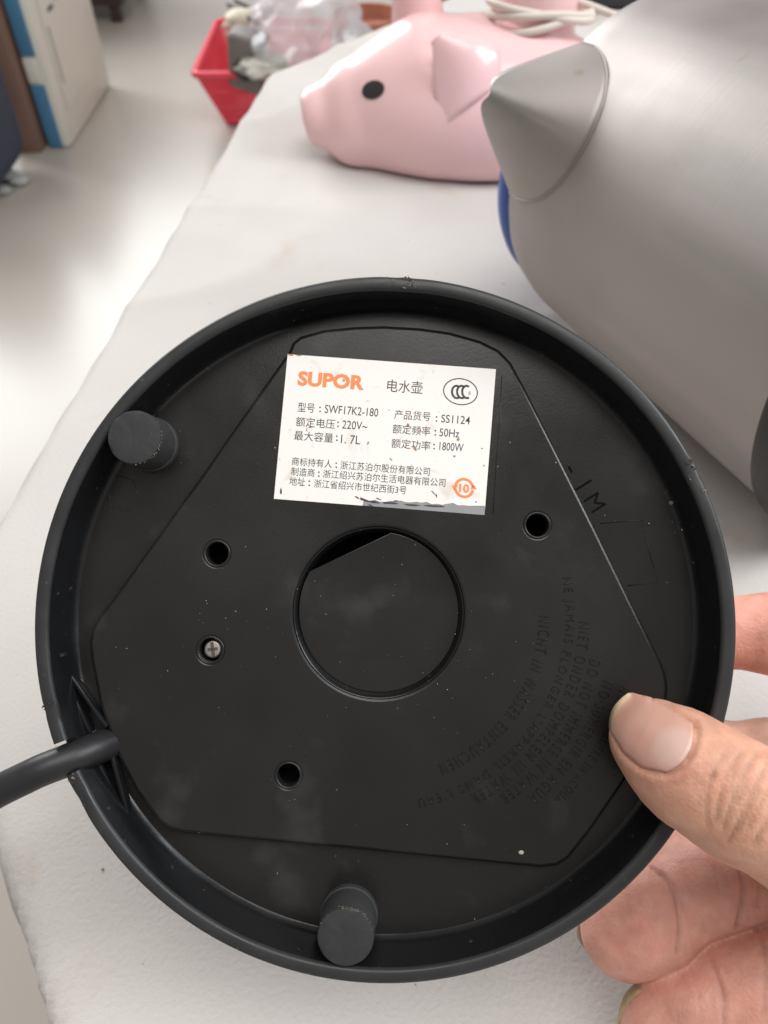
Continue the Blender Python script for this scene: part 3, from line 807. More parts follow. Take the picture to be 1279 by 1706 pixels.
names = list(CDs); near = np.argmin(np.stack([CDs[k] for k in names]), axis=0)
def polyline_dist(pts):
    best = np.full(len(V), 1e9)
    for (ax, ay), (bx, by) in zip(pts[:-1], pts[1:]):
        dx, dy = bx - ax, by - ay; t = np.clip(((PX - ax) * dx + (PY - ay) * dy) / (dx * dx + dy * dy), 0, 1)
        best = np.minimum(best, np.hypot(PX - ax - t * dx, PY - ay - t * dy))
    return best
def sm(pts): return [(p.x, p.y) for p in spline([(x, y, 0) for x, y in pts], 6)]
disp = np.zeros(len(V))
pig = np.zeros((len(V), 3))
base_col = {'thumb': (0.65, 0.350, 0.243), 'index': (0.66, 0.31, 0.24), 'middle': (0.56, 0.33, 0.25), 'ring': (0.64, 0.325, 0.255), 'little': (0.64, 0.325, 0.255)}
wsum = np.zeros(len(V))
for k in names:
    w = np.exp(-np.clip(CDs[k] - 0.009, 0, 1) / 0.0012); pig += w[:, None] * np.array(base_col[k])[None]; wsum += w
far = wsum < 1e-4
pig = np.where(far[:, None], np.array((0.60, 0.36, 0.27))[None], pig / np.maximum(wsum, 1e-9)[:, None])
is_thumb = (near == names.index('thumb'))
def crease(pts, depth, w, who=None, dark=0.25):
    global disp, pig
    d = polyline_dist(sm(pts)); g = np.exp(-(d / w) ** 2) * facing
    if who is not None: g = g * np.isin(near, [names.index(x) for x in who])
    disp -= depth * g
    pig *= (1 - dark * g)[:, None]  # darkens the skin colour too, painting in the crease's shade
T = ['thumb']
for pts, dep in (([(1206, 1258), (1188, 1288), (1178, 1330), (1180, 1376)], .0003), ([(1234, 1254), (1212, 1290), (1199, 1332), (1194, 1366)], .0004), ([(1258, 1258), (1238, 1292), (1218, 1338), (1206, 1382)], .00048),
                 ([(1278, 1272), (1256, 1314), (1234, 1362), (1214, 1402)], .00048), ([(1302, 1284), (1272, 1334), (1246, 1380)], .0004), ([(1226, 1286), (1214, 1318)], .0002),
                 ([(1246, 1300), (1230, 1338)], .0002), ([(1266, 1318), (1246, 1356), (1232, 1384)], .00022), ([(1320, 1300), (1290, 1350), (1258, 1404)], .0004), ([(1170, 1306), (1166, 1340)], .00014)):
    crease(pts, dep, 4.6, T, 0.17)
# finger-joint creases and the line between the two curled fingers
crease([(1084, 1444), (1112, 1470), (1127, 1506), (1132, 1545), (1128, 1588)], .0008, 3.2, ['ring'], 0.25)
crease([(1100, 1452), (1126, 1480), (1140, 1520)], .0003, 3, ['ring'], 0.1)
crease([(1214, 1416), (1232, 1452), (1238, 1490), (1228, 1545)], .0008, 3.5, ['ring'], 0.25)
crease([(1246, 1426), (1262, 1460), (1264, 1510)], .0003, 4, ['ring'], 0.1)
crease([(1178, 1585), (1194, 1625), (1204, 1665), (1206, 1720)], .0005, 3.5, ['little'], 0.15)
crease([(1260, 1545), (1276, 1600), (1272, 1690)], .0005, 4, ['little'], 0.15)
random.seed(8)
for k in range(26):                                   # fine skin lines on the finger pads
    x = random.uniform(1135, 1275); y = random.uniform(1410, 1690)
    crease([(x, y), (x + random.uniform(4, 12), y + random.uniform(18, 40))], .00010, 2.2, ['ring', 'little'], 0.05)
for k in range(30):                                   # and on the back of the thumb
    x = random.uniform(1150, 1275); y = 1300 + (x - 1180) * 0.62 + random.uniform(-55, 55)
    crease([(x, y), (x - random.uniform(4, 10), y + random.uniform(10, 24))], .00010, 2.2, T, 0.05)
# nail bed outline on the thumb
nail_poly = sm([(1036, 1158), (1018, 1190), (1018, 1226), (1040, 1256), (1070, 1280), (1104, 1288), (1132, 1278), (1152, 1250), (1160, 1222), (1154, 1206), (1122, 1184), (1084, 1162), (1056, 1152), (1036, 1158)])
dn = polyline_dist(sm([(1018, 1226), (1040, 1256), (1070, 1280), (1104, 1290), (1134, 1280), (1154, 1251), (1162, 1222), (1156, 1206), (1122, 1183), (1084, 1160)]))
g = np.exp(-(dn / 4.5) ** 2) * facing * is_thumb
disp -= 0.0004 * g; pig *= (1 - 0.12 * g)[:, None]  # groove round the nail, its shade also painted into the skin colour
dl_ = np.exp(-(np.clip(dn - 8, 0, 99) / 9) ** 2) * np.clip((dn - 3) / 5, 0, 1) * facing * is_thumb
from_poly = np.array(nail_poly)
def inside_poly(px, py, poly):
    r_ = np.zeros(len(px), bool); j = len(poly) - 1
    for i in range(len(poly)):
        xi, yi = poly[i]; xj, yj = poly[j]
        c_ = ((yi > py) != (yj > py)) & (px < (xj - xi) * (py - yi) / ((yj - yi) if yj != yi else 1e-9) + xi)
        r_ ^= c_; j = i
    return r_
inn = inside_poly(PX, PY, nail_poly) & (facing > 0.05) & is_thumb
disp += 0.00035 * dl_ * (~inn)
disp -= 0.0003 * inn
# dark scar and paler, yellower skin round the thumb tip
gs = np.exp(-(np.hypot((PX - 1191) * 1.3, PY - 1290) / 7.0) ** 2) * facing * is_thumb
pig = pig * (1 - gs[:, None]) + gs[:, None] * np.array((0.22, 0.09, 0.05))[None]; disp += 0.0002 * gs
gp = np.exp(-(np.hypot(PX - 1120, PY - 1300) / 60) ** 2) * is_thumb
pig = pig * (1 - 0.6 * gp[:, None]) + 0.6 * gp[:, None] * np.array((0.66, 0.335, 0.25))[None]
gt = np.exp(-(np.hypot(PX - 1030, PY - 1190) / 45) ** 2) * is_thumb
pig = pig * (1 - 0.5 * gt[:, None]) + 0.5 * gt[:, None] * np.array((0.58, 0.40, 0.25))[None]
gr_ = np.exp(-(np.hypot(PX - 1050, PY - 1575) / 60) ** 2)
pig = pig * (1 - 0.5 * gr_[:, None]) + 0.5 * gr_[:, None] * np.array((0.67, 0.305, 0.24))[None]
mot = np.array([noise.noise((v[0] * 260, v[1] * 260, v[2] * 260)) + 0.6 * noise.noise((v[0] * 620, v[1] * 620, v[2] * 620)) for v in V]) if len(V) < 600000 else np.zeros(len(V))
pig *= 1 + mot[:, None] * np.array((0.05, 0.11, 0.12))[None]          # blotchy pigment
disp += 0.00010 * mot
V = V + NR * disp[:, None]
VW = cam_to_world(V)
hand_loc = VW.mean(axis=0)
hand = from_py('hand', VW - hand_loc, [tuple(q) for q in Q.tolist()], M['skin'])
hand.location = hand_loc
ca = hand.data.color_attributes.new('pigment_shade', 'FLOAT_COLOR', 'POINT')
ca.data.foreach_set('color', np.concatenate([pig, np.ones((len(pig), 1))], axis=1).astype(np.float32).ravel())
tag(hand, 'right hand gripping the black kettle base, thumb on its face and fingers behind', 'hand')
# thumb nail: laid on the thumb by casting onto its surface
bvh = BVHTree.FromPolygons([tuple(v) for v in VW], [tuple(q) for q in Q.tolist()])
def cast(px, py):
    h_ = bvh.ray_cast(C0, ray(px, py).normalized()); return h_[0], h_[1]
def nail_px(u, v):
    """u: 0 free edge .. 1 cuticle, v: -1 upper side .. 1 lower side"""
    up = [(1046, 1154), (1084, 1163), (1122, 1186), (1153, 1207)]; lo = [(1016, 1214), (1040, 1254), (1068, 1277), (1112, 1286)]
    t = u * 3; i = min(int(t), 2); f = t - i
    a = lerp2(up[i], up[i + 1], f); b = lerp2(lo[i], lo[i + 1], f); m_ = lerp2(a, b, (v + 1) / 2)
    bulge = 1 - v * v
    m_ = (m_[0] + (0.86 * 16 * bulge * u ** 3 if u > .5 else 0) - 0.86 * 10 * bulge * max(0, .35 - u) / .35, m_[1] + (0.5 * 16 * bulge * u ** 3 if u > .5 else 0) - 0.5 * 10 * bulge * max(0, .35 - u) / .35)
    return m_
vs, fs = [], []; nu, nv_ = 22, 18; ok = True
hits = {}
for i in range(nu + 1):
    for j in range(nv_ + 1):
        u = i / nu; v = -1 + 2 * j / nv_
        x, y = nail_px(u, v)
        p_, n_ = cast(x, y)
        hits[(i, j)] = p_
# plane depth fallback and smoothing so the plate is one even curve
cen = None
D_ = np.zeros((nu + 1, nv_ + 1))
for (i, j), p_ in hits.items(): D_[i, j] = (p_ - C0).dot(cF) if p_ is not None and (p_ - C0).dot(cF) < 0.176 else np.nan
for i in range(nu + 1):
    row = D_[i]; good = ~np.isnan(row)
    if good.sum() >= 2: D_[i] = np.interp(np.arange(nv_ + 1), np.arange(nv_ + 1)[good], row[good])
for i in range(nu + 1):
    if np.isnan(D_[i]).any(): D_[i] = D_[i + 1] if i < nu // 2 and not np.isnan(D_[i + 1]).any() else np.nanmean(D_)
for _ in range(6):
    D2 = D_.copy(); D2[1:-1, 1:-1] = (D_[:-2, 1:-1] + D_[2:, 1:-1] + D_[1:-1, :-2] + D_[1:-1, 2:] + D_[1:-1, 1:-1] * 2) / 6; D_ = D2
for i in range(nu + 1):
    for j in range(nv_ + 1):
        u = i / nu; v = -1 + 2 * j / nv_
        x, y = nail_px(u, v)
        edge = min(1.0, 5 * (1 - abs(v)), 6 * (1 - u) + 0.0)
        lift = 0.00010 + 0.00030 * edge
        p_ = P(x, y, D_[i, j] - lift)
        vs.append(p_ - Vector(hand_loc))
for i in range(nu):
    for j in range(nv_):
        a = i * (nv_ + 1) + j; fs.append((a, a + 1, a + nv_ + 2, a + nv_ + 1))
th = from_py('thumb_nail', vs, fs, M['nail'], hand)
th['label'] = 'smooth pink thumb nail with pale lunula'
th.modifiers.new('thickness', 'SOLIDIFY').thickness = -0.0003
# the lunula as part of the nail's own colouring
N = M['nail'].node_tree.nodes; L = M['nail'].node_tree.links
ca = th.data.color_attributes.new('pale', 'FLOAT_COLOR', 'POINT')
cols = []
for i in range(nu + 1):
    for j in range(nv_ + 1):
        u = i / nu; v = -1 + 2 * j / nv_
        d = math.hypot((u - 0.92) / 0.30, (v - 0.05) / 0.75); k = max(0, min(1, (1.15 - d) / 0.4))
        tip = max(0, min(1, (0.10 - u) / 0.06))
        c_ = Vector((0.68, 0.36, 0.285)).lerp(Vector((0.71, 0.44, 0.38)), k).lerp(Vector((0.50, 0.38, 0.24)), tip)
        cols += [c_.x, c_.y, c_.z, 1]
ca.data.foreach_set('color', cols)
at = N.new('ShaderNodeAttribute'); at.attribute_name = 'pale'
L.new(at.outputs['Color'], N['Principled BSDF'].inputs['Base Color'])
# nails of the curled fingers: thick worn plates on their far side, free edge showing
def back_nail(c_, d_, rad, up, name='finger_nail'):
    """shell on the far side of a fingertip; d_ = pointing direction, up = away from the viewer"""
    c_ = Vector(c_); d_ = Vector(d_).normalized(); up = Vector(up); up = (up - d_ * up.dot(d_)).normalized(); sd = d_.cross(up)
    vs, fs = [], []; nu_, nv2 = 10, 14
    for i in range(nu_ + 1):
        for j in range(nv2 + 1):
            th_ = math.radians(-62 + 124 * j / nv2); ph = math.radians(-25 + 95 * i / nu_ * (1 - 0.12 * (2 * j / nv2 - 1) ** 2))
            rr_ = rad * (1.035 + 0.05 * max(0, i / nu_ - 0.8) / 0.2)
            vs.append(c_ + (d_ * math.sin(ph) + (up * math.cos(th_) + sd * math.sin(th_)) * math.cos(ph)) * rr_)
    for i in range(nu_):
        for j in range(nv2):
            a = i * (nv2 + 1) + j; fs.append((a, a + 1, a + nv2 + 2, a + nv2 + 1))
    o = from_py(name, [v - Vector(hand_loc) for v in vs], fs, M['nail_dirty'], hand)
    o.modifiers.new('thickness', 'SOLIDIFY').thickness = 0.0008
    return o
def fw(k, i): return Vector(cam_to_world(chain[k][i][None])[0])
back_nail(fw('ring', 0), fw('ring', 0) - fw('ring', 1), 0.0113, cF * 1.0 - cX * 0.25 + cU * 0.1)
back_nail(fw('little', 0), fw('little', 0) - fw('little', 1), 0.0104, cF * 1.0 - cX * 0.5 + cU * 0.35)
# a flake of dry skin beside the cuticle
fp = []
for x, y in ((1153, 1254), (1160, 1250), (1168, 1256), (1166, 1259), (1158, 1255)):
    p_, n_ = cast(x, y); fp.append(p_ + n_ * 0.0003 - Vector(hand_loc))
from_py('skin_flake', fp, [(0, 1, 2, 3, 4)], M['flake'], hand, False)

# ================================================================== KETTLE lying on its side
KM = Vector((0.126, 0.390, 0.0785)); KB = Vector((0.2105, 0.222, 0.0905))
kax = (KB - KM).normalized(); KL = (KB - KM).length
kettle = empty('kettle')
kx = Vector((0, 0, 1)); kx = (kx - kax * kx.dot(kax)).normalized(); ky = kax.cross(kx)
KMAT = Matrix(((kx.x, ky.x, kax.x, KM.x), (kx.y, ky.y, kax.y, KM.y), (kx.z, ky.z, kax.z, KM.z), (0, 0, 0, 1)))
kettle.matrix_world = KMAT; KI = KMAT.inverted()
tag(kettle, 'brushed steel kettle lying on its side with pointed pouring spout', 'kettle')
def kr(z):                                            # body radius along the axis, 0 = mouth
    t = max(0, min(1, z / KL)); return 0.0765 + 0.0120 * t ** 0.9 - (0.002 * (1 - min(1, z / 0.012)) if z < 0.012 else 0)
prof = [(0.069, 0.006), (0.071, 0.0)] + [(kr(z), z) for z in np.linspace(0.001, KL - 0.014, 40)]
vs, fs = lathe(prof, 160)
vs = [(x * k_, y * k_, z) for (x, y, z) in vs for k_ in (1 + 0.0085 * noise.noise((2.6 * x / 0.08, 2.6 * y / 0.08, z * 5)) + 0.004 * noise.noise((6 * x / 0.08, 6 * y / 0.08, z * 4)),)]   # slightly beaten, uneven wall
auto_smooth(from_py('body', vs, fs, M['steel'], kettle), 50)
b0 = KL - 0.0145; rb = kr(KL)
vs, fs = lathe([(rb - 0.001, b0), (rb + 0.0012, b0 + 0.0006), (rb + 0.0018, b0 + 0.003), (rb + 0.0012, KL - 0.002), (rb - 0.002, KL), (rb - 0.008, KL), (rb - 0.010, KL - 0.003), (0.030, KL - 0.003), (0.028, KL - 0.008), (0, KL - 0.008)], 128)
auto_smooth(from_py('base_ring', vs, fs, M['plastic'], kettle), 40)
# lid
vs, fs = lathe([(0.0, -0.020), (0.030, -0.020), (0.056, -0.017), (0.0635, -0.012), (0.066, -0.006), (0.0655, 0.0), (0.062, 0.004)], 96)
lo = KI.to_3x3() @ Vector((-0.0125, -0.004, -0.002))
ld = from_py('lid', [Vector(v) * 0.93 + lo for v in vs], fs, M['blue'], kettle); ld['label'] = 'blue plastic lid'
# spout: ruled from the open lip (mouth plane) to the seam on the body, keel rounded
tip_w = on_plane(784, 140, KM, kax); tl = KI @ tip_w
ta = math.atan2(tl.y, tl.x); tr = math.hypot(tl.x, tl.y)
HALF = math.radians(26); DEPTH = 0.045
vs, fs = [], []; nS, nT = 48, 16
def seam(s):                                          # s -1..1
    a = ta + HALF * s * (1.0)
    z = DEPTH * math.sqrt(max(0, 1 - abs(s) ** 2.0)) + 0.001
    r_ = kr(z) + 0.0004
    return Vector((r_ * math.cos(a), r_ * math.sin(a), z))
tipv = Vector((tr * math.cos(ta), tr * math.sin(ta), 0.0))
def lip(s):
    e = seam(math.copysign(1, s)); w = (math.sqrt(1.0625) - math.sqrt(s * s + 0.0625)) / (math.sqrt(1.0625) - 0.25)
    q = e.lerp(tipv, w); q.z = 0.001 - 0.004 * w
    return q
for i in range(nS + 1):
    s = -1 + 2 * i / nS
    a_, b_ = seam(s), lip(s)
    for j in range(nT + 1):
        t = j / nT
        p_ = a_.lerp(b_, t)
        # rounded transition out of the body
        bul = 0.004 * math.sin(math.pi * min(1, t * 1.0)) * (1 - abs(s) ** 3)
        d_ = Vector((math.cos(ta + HALF * s), math.sin(ta + HALF * s), 0.35)).normalized()
        vs.append(p_ + d_ * bul * abs(s))
for i in range(nS):
    for j in range(nT):
        a = i * (nT + 1) + j; fs.append((a, a + 1, a + nT + 2, a + nT + 1))
VA = np.array([tuple(v) for v in vs]); QA = np.array(fs)
VR = relax(VA, QA, 40)
ij = np.array([(i, j) for i in range(nS + 1) for j in range(nT + 1)], float)
wt = np.exp(-((ij[:, 0] - nS / 2) / 7) ** 2) * np.clip((ij[:, 1] - nT * 0.45) / (nT * 0.4), 0, 1)   # blunt, pressed tip
vs = VA * (1 - wt[:, None]) + VR * wt[:, None]
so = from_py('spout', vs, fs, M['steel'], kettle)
so.modifiers.new('thickness', 'SOLIDIFY').thickness = 0.0008
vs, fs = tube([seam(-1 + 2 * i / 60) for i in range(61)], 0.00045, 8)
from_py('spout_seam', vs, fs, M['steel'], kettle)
# handle on the side away from the viewer
ha = ta + math.radians(170)
hp = [(0.066, 0.012), (0.098, 0.004), (0.116, 0.020), (0.118, 0.080), (0.108, 0.125), (0.076, 0.140)]
ha = math.atan2((KI.to_3x3() @ Vector((1, 0, 0.25))).y, (KI.to_3x3() @ Vector((1, 0, 0.25))).x)
hs = spline([(r_ * math.cos(ha), r_ * math.sin(ha), z) for r_, z in hp], 8)
vs, fs = tube(hs, 0.0095, 14); from_py('handle', vs, fs, M['plastic'], kettle)

# ================================================================== PINK PIG
PC = Vector((0.055, 0.602, 0.0))
pigf = Field((-0.13, -0.09, -0.004), (0.14, 0.09, 0.125), 0.0024)
F_ = pigf.blank()
pigf.ellipsoid(F_, (0.015, 0, 0.030), (0.104, 0.073, 0.056), 0.004)
pigf.cone(F_, (-0.03, 0, 0.036), (-0.076, -0.004, 0.030), 0.050, 0.030, 0.012, 0.05)
pigf.cone(F_, (-0.086, -0.006, 0.0275), (-0.1015, -0.010, 0.0260), 0.0215, 0.0205, 0.0045, 0.05)
pigf.cone(F_, (-0.03, -0.012, 0.022), (-0.070, -0.018, 0.016), 0.046, 0.026, 0.012, 0.05)
Zg = pigf.ax[2][None, None, :]
F_ = np.maximum(F_, -(Zg - 0.0004))
F_ = np.maximum(F_, -(pigf.ax[0][:, None, None] + 0.114 + 0.18 * (Zg - 0.03)))
V2, Q2 = surface_nets(F_, pigf.lo, pigf.h)
V2 = relax(V2, Q2, 4); V2[:, 2] = np.maximum(V2[:, 2], 0.0003)
pigo = empty('pig_figure', PC)
tag(pigo, 'glossy pink plastic pig figure with dark oval eye and pale cord wound round it', 'figurine')
cen_ = V2.mean(0)
n2 = normals(V2, Q2)
if (n2 * (V2 - cen_)).sum() < 0: Q2 = Q2[:, ::-1]
bo = from_py('body', V2, [tuple(q) for q in Q2.tolist()], M['pink'], pigo)
bv2 = BVHTree.FromPolygons([tuple(Vector(v) + PC) for v in V2], [tuple(q) for q in Q2.tolist()])
def pig_hit(px, py):
    h_ = bv2.ray_cast(C0, ray(px, py).normalized()); return h_[0], h_[1]
# eye: a thin dark oval lying on the cheek
ring_pts = []
for k in range(24):
    a = 2 * math.pi * k / 24
    x = 20 * math.cos(a); y = 15 * math.sin(a)
    p_, n_ = pig_hit(622 + x * 0.93 + y * 0.2, 150 - x * 0.25 + y)
    ring_pts.append(p_ + n_ * 0.0006 - PC)
p_, n_ = pig_hit(622, 150)
from_py('eye', ring_pts + [p_ + n_ * 0.0011 - PC], [((k + 1) % 24, k, 24) for k in range(24)], M['pig_eye'], pigo)
B1 = pig_hit(731, 222)[0]; B2 = pig_hit(822, 150)[0]; q_, n_ = pig_hit(722, 80)
T1 = P(714, 54, (q_ - C0).dot(cF) - 0.016)
B1 = P(731, 222, (B1 - C0).dot(cF) + 0.003); B2 = P(822, 150, (B2 - C0).dot(cF) + 0.003)
vs, fs = [], []; nE = 14
for i in range(nE + 1):
    t = i / nE
    for j in range(nE + 1):
        u = j / nE
        b_ = B1.lerp(B2, u); p_ = b_.lerp(T1, t)
        # front side bulges towards the viewer, back edge follows the cheek
        p_ = p_ - cF * (0.020 * math.sin(math.pi * u) * (1 - t) ** 0.8 * (0.35 + t)) + cX * (0.020 * math.sin(math.pi * t) * u) + cU * (0.010 * math.sin(math.pi * t) * u)
        vs.append(p_ - PC)
for i in range(nE):
    for j in range(nE):
        a = i * (nE + 1) + j; fs.append((a, a + 1, a + nE + 2, a + nE + 1))
EA = np.array([tuple(v) for v in vs]); ER = relax(EA, np.array(fs), 14)
wt = np.clip((np.array([i / nE for i in range(nE + 1) for j in range(nE + 1)]) - 0.55) / 0.3, 0, 1)[:, None]
vs = [Vector(v) for v in (EA * (1 - wt) + ER * wt)]
eo = from_py('ear', vs, fs, M['pink'], pigo); md = eo.modifiers.new('thickness', 'SOLIDIFY'); md.thickness = 0.004; md.offset = 0
chip = [Vector(vs[k * (nE + 1)]) - cF * 0.0026 for k in range(6, 12)]
cv = chip + [c_ + cX * (0.0036 + 0.0016 * math.sin(k * 2.1)) - cF * 0.0012 for k, c_ in enumerate(chip)]
from_py('paint_chip', cv, [(k, k + 1, k + 7, k + 6) for k in range(5)], M['terracotta'], pigo)
far_p = PC + Vector((-0.018, 0.028, 0.068))
vs, fs = tube(spline([(-0.030, 0.026, 0.062), (-0.032, 0.027, 0.088), (-0.036, 0.028, 0.115)], 6), [0.021 - 0.00055 * i for i in range(13)], 20)
from_py('ear', vs, fs, M['pink'], pigo)
# upright stub with the cord wound round its foot
vs, fs = tube(spline([(0.050, 0.010, 0.070), (0.051, 0.012, 0.100), (0.052, 0.014, 0.130)], 6), [0.029 - 0.0004 * i for i in range(13)], 28)
from_py('stub', vs, fs, M['pink'], pigo)
loops = []
for i in range(150):
    a = 2 * math.pi * i / 50 + 2.2; t = i / 149
    rr_ = 0.034 + 0.003 * math.sin(3.1 * a + 1)
    loops.append((0.051 + rr_ * math.cos(a) * 1.05, 0.012 + rr_ * math.sin(a), 0.081 + 0.012 * t + 0.006 * math.cos(a + 1.2 * t * 3)))
loops += [(0.105, -0.01, 0.088), (0.125, -0.005, 0.060), (0.14, 0.03, 0.02), (0.15, 0.08, 0.004)]
vs, fs = tube(spline(loops, 2), 0.0026, 8); from_py('wound_cord', vs, fs, M['pale_cord'], pigo)

# ================================================================== BACKGROUND on the floor and far end of the table
# red basket
bk = empty('basket', (-0.355, 2.60, -0.70))
tag(bk, 'red plastic basket with slatted sides standing on the floor by the table', 'basket')
hx, hy, hh, tp = 0.178, 0.235, 0.165, 0.70
bm = bmesh.new()
for sx in (-1, 1):                                    # bars of the walls
    for i in range(26):
        t = -1 + 2 * (i + .5) / 26
        for (ax, ay, w) in (((sx * hx), t * hy, 'x'), (t * hx, sx * hy, 'y')):
            v0 = Vector((ax * tp, ay * tp, 0.01)); v1 = Vector((ax, ay, hh))
            wd = Vector((0, 0.0052, 0)) if w == 'x' else Vector((0.0040, 0, 0))
            tn = Vector((0.0015, 0, 0)) if w == 'x' else Vector((0, 0.0015, 0))
            ps = [bm.verts.new(v0 + a * wd + b * tn) for a, b in ((-1, -1), (1, -1), (1, 1), (-1, 1))] + [bm.verts.new(v1 + a * wd + b * tn) for a, b in ((-1, -1), (1, -1), (1, 1), (-1, 1))]
            for f in ((0, 1, 5, 4), (1, 2, 6, 5), (2, 3, 7, 6), (3, 0, 4, 7)): bm.faces.new([ps[k] for k in f])
w_o = from_bm('slatted_wall', bm, M['red'], bk, False); w_o['kind'] = 'stuff'
for z, k, th_ in ((0.012, tp, 0.006), (0.06, tp + (1 - tp) * 0.36, 0.003), (0.11, tp + (1 - tp) * 0.66, 0.003), (hh, 1.02, 0.010)):
    pts = []
    for (a, b) in ((-1, -1), (1, -1), (1, 1), (-1, 1)):
        for q in range(5):
            an = math.atan2(b, a) - math.pi / 4 + q * math.pi / 8
            pts.append((a * (hx * k - 0.02) + 0.02 * math.cos(an), b * (hy * k - 0.02) + 0.02 * math.sin(an), z))
    vs, fs = tube(pts, th_, 8, closed=True); from_py('rim' if z == hh else 'hoop', vs, fs, M['red'], bk)
from_bm('bottom', box_bm(hx * tp * 2, hy * tp * 2, 0.008, (0, 0, 0.008)), M['red'], bk, False)
# things in the basket
def put(o, loc, rot=(0, 0, 0)): o.location = loc; o.rotation_euler = rot; return o
def at_floor(px, py, z): return on_z(px, py, z)
dev = empty('grey_device', at_floor(414, 112, -0.52)); tag(dev, 'small grey boxy device with a dark round knob in the red basket', 'device')
from_bm('casing', box_bm(0.10, 0.07, 0.15, (0, 0, 0.02), 0.012, 3), M['grey_dev'], dev)
vs, fs = lathe([(0.0, -0.046), (0.024, -0.046), (0.028, -0.042), (0.028, -0.030)], 28)
from_py('knob', [(x, z, y + 0.01) for x, y, z in vs], fs, M['black_dev'], dev)
dev.rotation_euler = (0.15, 0.2, -0.3)
def crumple(name, c, r, m, seed, sub=4, amp=0.35, sc=(1, 1, 1), fr=2.2):
    bm = bmesh.new(); bmesh.ops.create_icosphere(bm, subdivisions=sub, radius=1)
    for v in bm.verts:
        n_ = noise.noise(v.co * fr + Vector((seed, 0, 0))) + 0.5 * noise.noise(v.co * fr * 2.3 + Vector((0, seed, 0)))
        n_ += 0.5 * abs(noise.noise(v.co * fr * 1.4 + Vector((0, 0, seed))))
        v.co = Vector((v.co.x * sc[0], v.co.y * sc[1], v.co.z * sc[2])) * r * (1 + amp * n_)
    o = from_bm(name, bm, m, None); o.location = c; return o
tag(crumple('crumpled_paper', at_floor(405, 38, -0.46), 0.045, M['cream'], 3.3, 3, 0.5, (1.3, 1, 0.7)), 'cream crumpled paper on top of the red basket', 'paper')
bagc = at_floor(505, 55, -0.44)
tag(crumple('plastic_bag', bagc, 0.135, M['bag'], 1.7, 5, 0.42, (1.05, 0.9, 0.85), 1.7), 'clear crumpled plastic bag bulging out of the red basket', 'plastic bag')
tag(crumple('white_wrapper', at_floor(440, 110, -0.50), 0.045, M['white_board'], 6.1, 3, 0.5, (1.5, 1, 0.5)), 'small white wrapper at the basket corner under the plastic bag', 'wrapper')
for i, (a, b) in enumerate((((380, 8), (432, 40)), ((392, 2), (438, 22)))):
    pa, pb = at_floor(*a, -0.45), at_floor(*b, -0.43)
    vs, fs = tube([pa, pb], 0.006, 8); so_ = from_py('stick', [v - pa for v in vs], fs, M['dark_wood']); so_.location = pa
    tag(so_, ('longer' if i == 0 else 'shorter') + ' thin dark stick lying across the basket beside the cream paper', 'stick', 'sticks in the basket')
# pots on the floor beyond the table
def pot(name, px, py, z, r, h_, m, label, cat):
    c_ = at_floor(px, py, z); o = empty(name, (c_.x, c_.y, -0.70)); hz = z + 0.70
    vs, fs = lathe([(r * 0.7, 0), (r * 0.75, 0.01), (r * 0.96, hz - 0.03), (r * 1.05, hz - 0.03), (r * 1.05, hz), (r * 0.95, hz), (r * 0.9, hz - 0.04), (0, hz - 0.045)], 40)
    auto_smooth(from_py('wall', vs, fs, m, o), 40); tag(o, label, cat); return o
pot('flower_pot', 612, 22, -0.50, 0.11, 0.2, M['terracotta'], 'reddish brown flower pot behind the table beside the plastic bag', 'pot')
pot('flower_pot', 770, 6, -0.42, 0.13, 0.25, M['terracotta'], 'wide brown flower pot on the floor behind the pig figure', 'pot')

# white board carton leaning by the wall side
ct = empty('carton', (-0.905, 2.272, -0.70))
tag(ct, 'tall white carton with blue side panel standing on the floor', 'carton')
L_, T_, H_ = 0.49, 0.065, 0.44
def cbox(name, x0, x1, y0, y1, z0, z1, m, parent=ct, bev=0.004):
    return auto_smooth(from_bm(name, box_bm(x1 - x0, y1 - y0, z1 - z0, ((x0 + x1) / 2, (y0 + y1) / 2, (z0 + z1) / 2), bev), m, parent), 40)
cbox('shell', -T_, 0, 0, L_, 0.0, H_, M['white_board'], bev=0.012)
cbox('front_panel', 0, 0.006, 0.05, L_ - 0.02, 0.085, H_ - 0.04, M['white_board'])
cbox('blue_side', -T_ + 0.004, -0.022, -0.003, 0.01, 0.004, 0.17, M['board_blue'], bev=0.001)
cbox('brown_side', -T_ + 0.004, -0.030, -0.003, 0.01, 0.175, 0.235, M['white_board'], bev=0.001)
cbox('blue_side', -T_ + 0.004, -0.022, -0.003, 0.01, 0.24, 0.43, M['board_blue'], bev=0.001)
cbox('blue_print', 0.001, 0.0075, 0.055, 0.20, 0.37, 0.395, M['board_blue'], bev=0.0005)
cbox('dark_print', 0.001, 0.0075, 0.10, 0.145, 0.315, 0.325, M['black_dev'], bev=0.0005)
cbox('dark_print', 0.001, 0.0075, 0.17, 0.225, 0.325, 0.352, M['grey_dev'], bev=0.0005)
cbox('dark_print', 0.001, 0.0075, 0.065, 0.072, 0.15, 0.29, M['grey_dev'], bev=0.0005)
# brown carton edge behind it
c2 = empty('brown_carton', (-1.005, 2.24, -0.70)); tag(c2, 'narrow dark brown carton standing beside the white one', 'carton')
cbox('shell', -0.05, 0.025, 0, 0.5, 0, 0.40, M['board_brown'], c2)
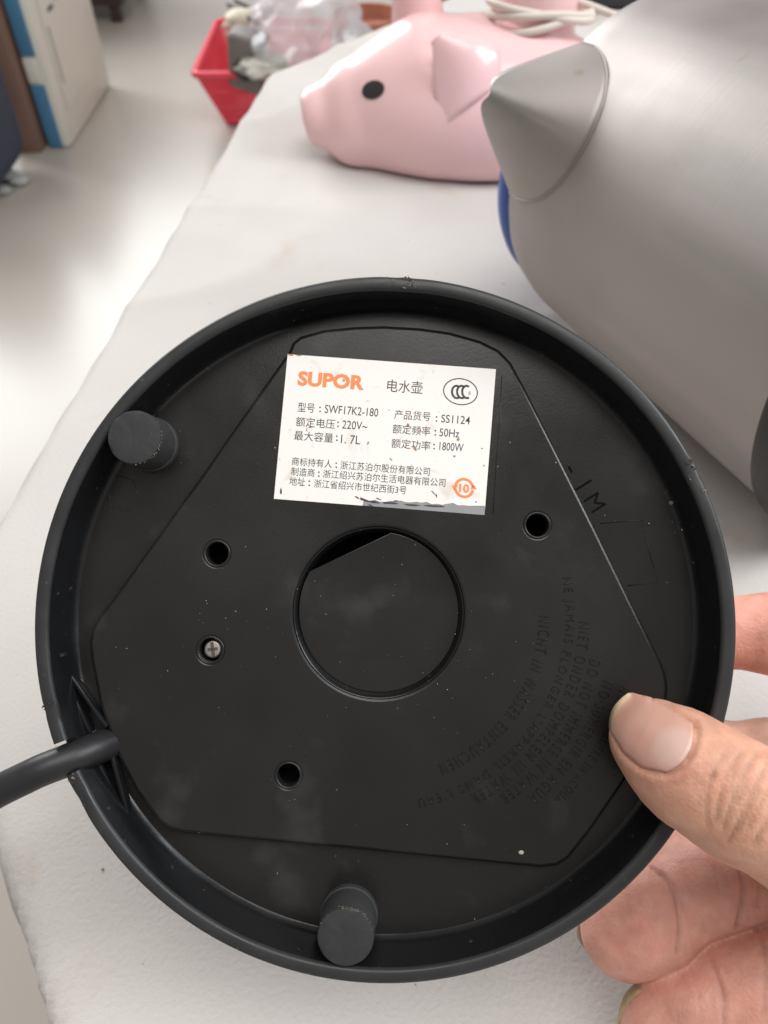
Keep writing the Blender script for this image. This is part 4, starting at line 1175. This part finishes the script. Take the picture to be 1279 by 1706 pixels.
# dark fabric bag
bg = empty('fabric_bag', (-1.10, 2.03, -0.70)); tag(bg, 'dark navy fabric bag standing beside the cartons', 'bag')
bm = box_bm(0.26, 0.30, 0.46, (0, 0, 0.25), 0.07, 5)
for v in bm.verts: v.co += Vector((1, 0.5, 0.3)) * 0.012 * noise.noise(v.co * 9)
from_bm('pouch', bm, M['navy'], bg)
vs, fs = tube(spline([(-0.07, 0, 0.46), (-0.06, 0, 0.60), (0.06, 0, 0.60), (0.07, 0, 0.46)], 8), 0.012, 10); from_py('handle', vs, fs, M['navy'], bg)
for i, (x, y, r_) in enumerate(((10, 300, 0.030), (32, 306, 0.022), (4, 322, 0.020))):
    p_ = on_z(x, y, -0.70)
    tag(crumple('paper_scrap', p_ + Vector((0, 0, r_ * 0.45)), r_, M['ash'], 8.0 + i, 3, 0.5, (1.3, 1, 0.5)), ('largest', 'middle-sized', 'smallest')[i] + ' grey paper scrap on the floor at the foot of the navy bag', 'scrap', 'paper scraps on the floor')
# dark cabinet at the back
cb = empty('cabinet', (-1.55, 3.25, -0.70)); tag(cb, 'dark wooden cabinet on the floor behind the white carton', 'cabinet')
cbox('carcass', 0, 0.55, 0.15, 0.65, 0.06, 0.75, M['dark_wood'], cb)
for i in range(2): cbox('door', 0.02 + i * 0.26, 0.27 + i * 0.26, 0.135, 0.15, 0.09, 0.72, M['dark_wood'], cb)
for (x, y) in ((0.04, 0.19), (0.51, 0.19), (0.04, 0.61), (0.51, 0.61)): cbox('leg', x - 0.02, x + 0.02, y - 0.02, y + 0.02, 0, 0.06, M['dark_wood'], cb)
# far end of the table: dark flat device and a small cardboard box
dv = empty('flat_device', (0.235, 1.0, 0.002)); tag(dv, 'flat black electronic device lying at the far end of the table', 'device')
cbox('casing', -0.08, 0.06, -0.06, 0.05, 0, 0.030, M['black_dev'], dv); cbox('top_panel', -0.07, 0.05, -0.05, 0.04, 0.030, 0.032, M['grey_dev'], dv, 0.0005)
kb = empty('cardboard_box', (0.335, 0.98, 0.002)); tag(kb, 'plain cardboard box at the far end of the table behind the kettle', 'box')
cbox('carton_wall', -0.035, 0.05, -0.04, 0.05, 0, 0.055, M['cardboard'], kb); cbox('flap', -0.034, 0.049, -0.002, 0.002, 0.055, 0.085, M['cardboard'], kb, 0.0005)
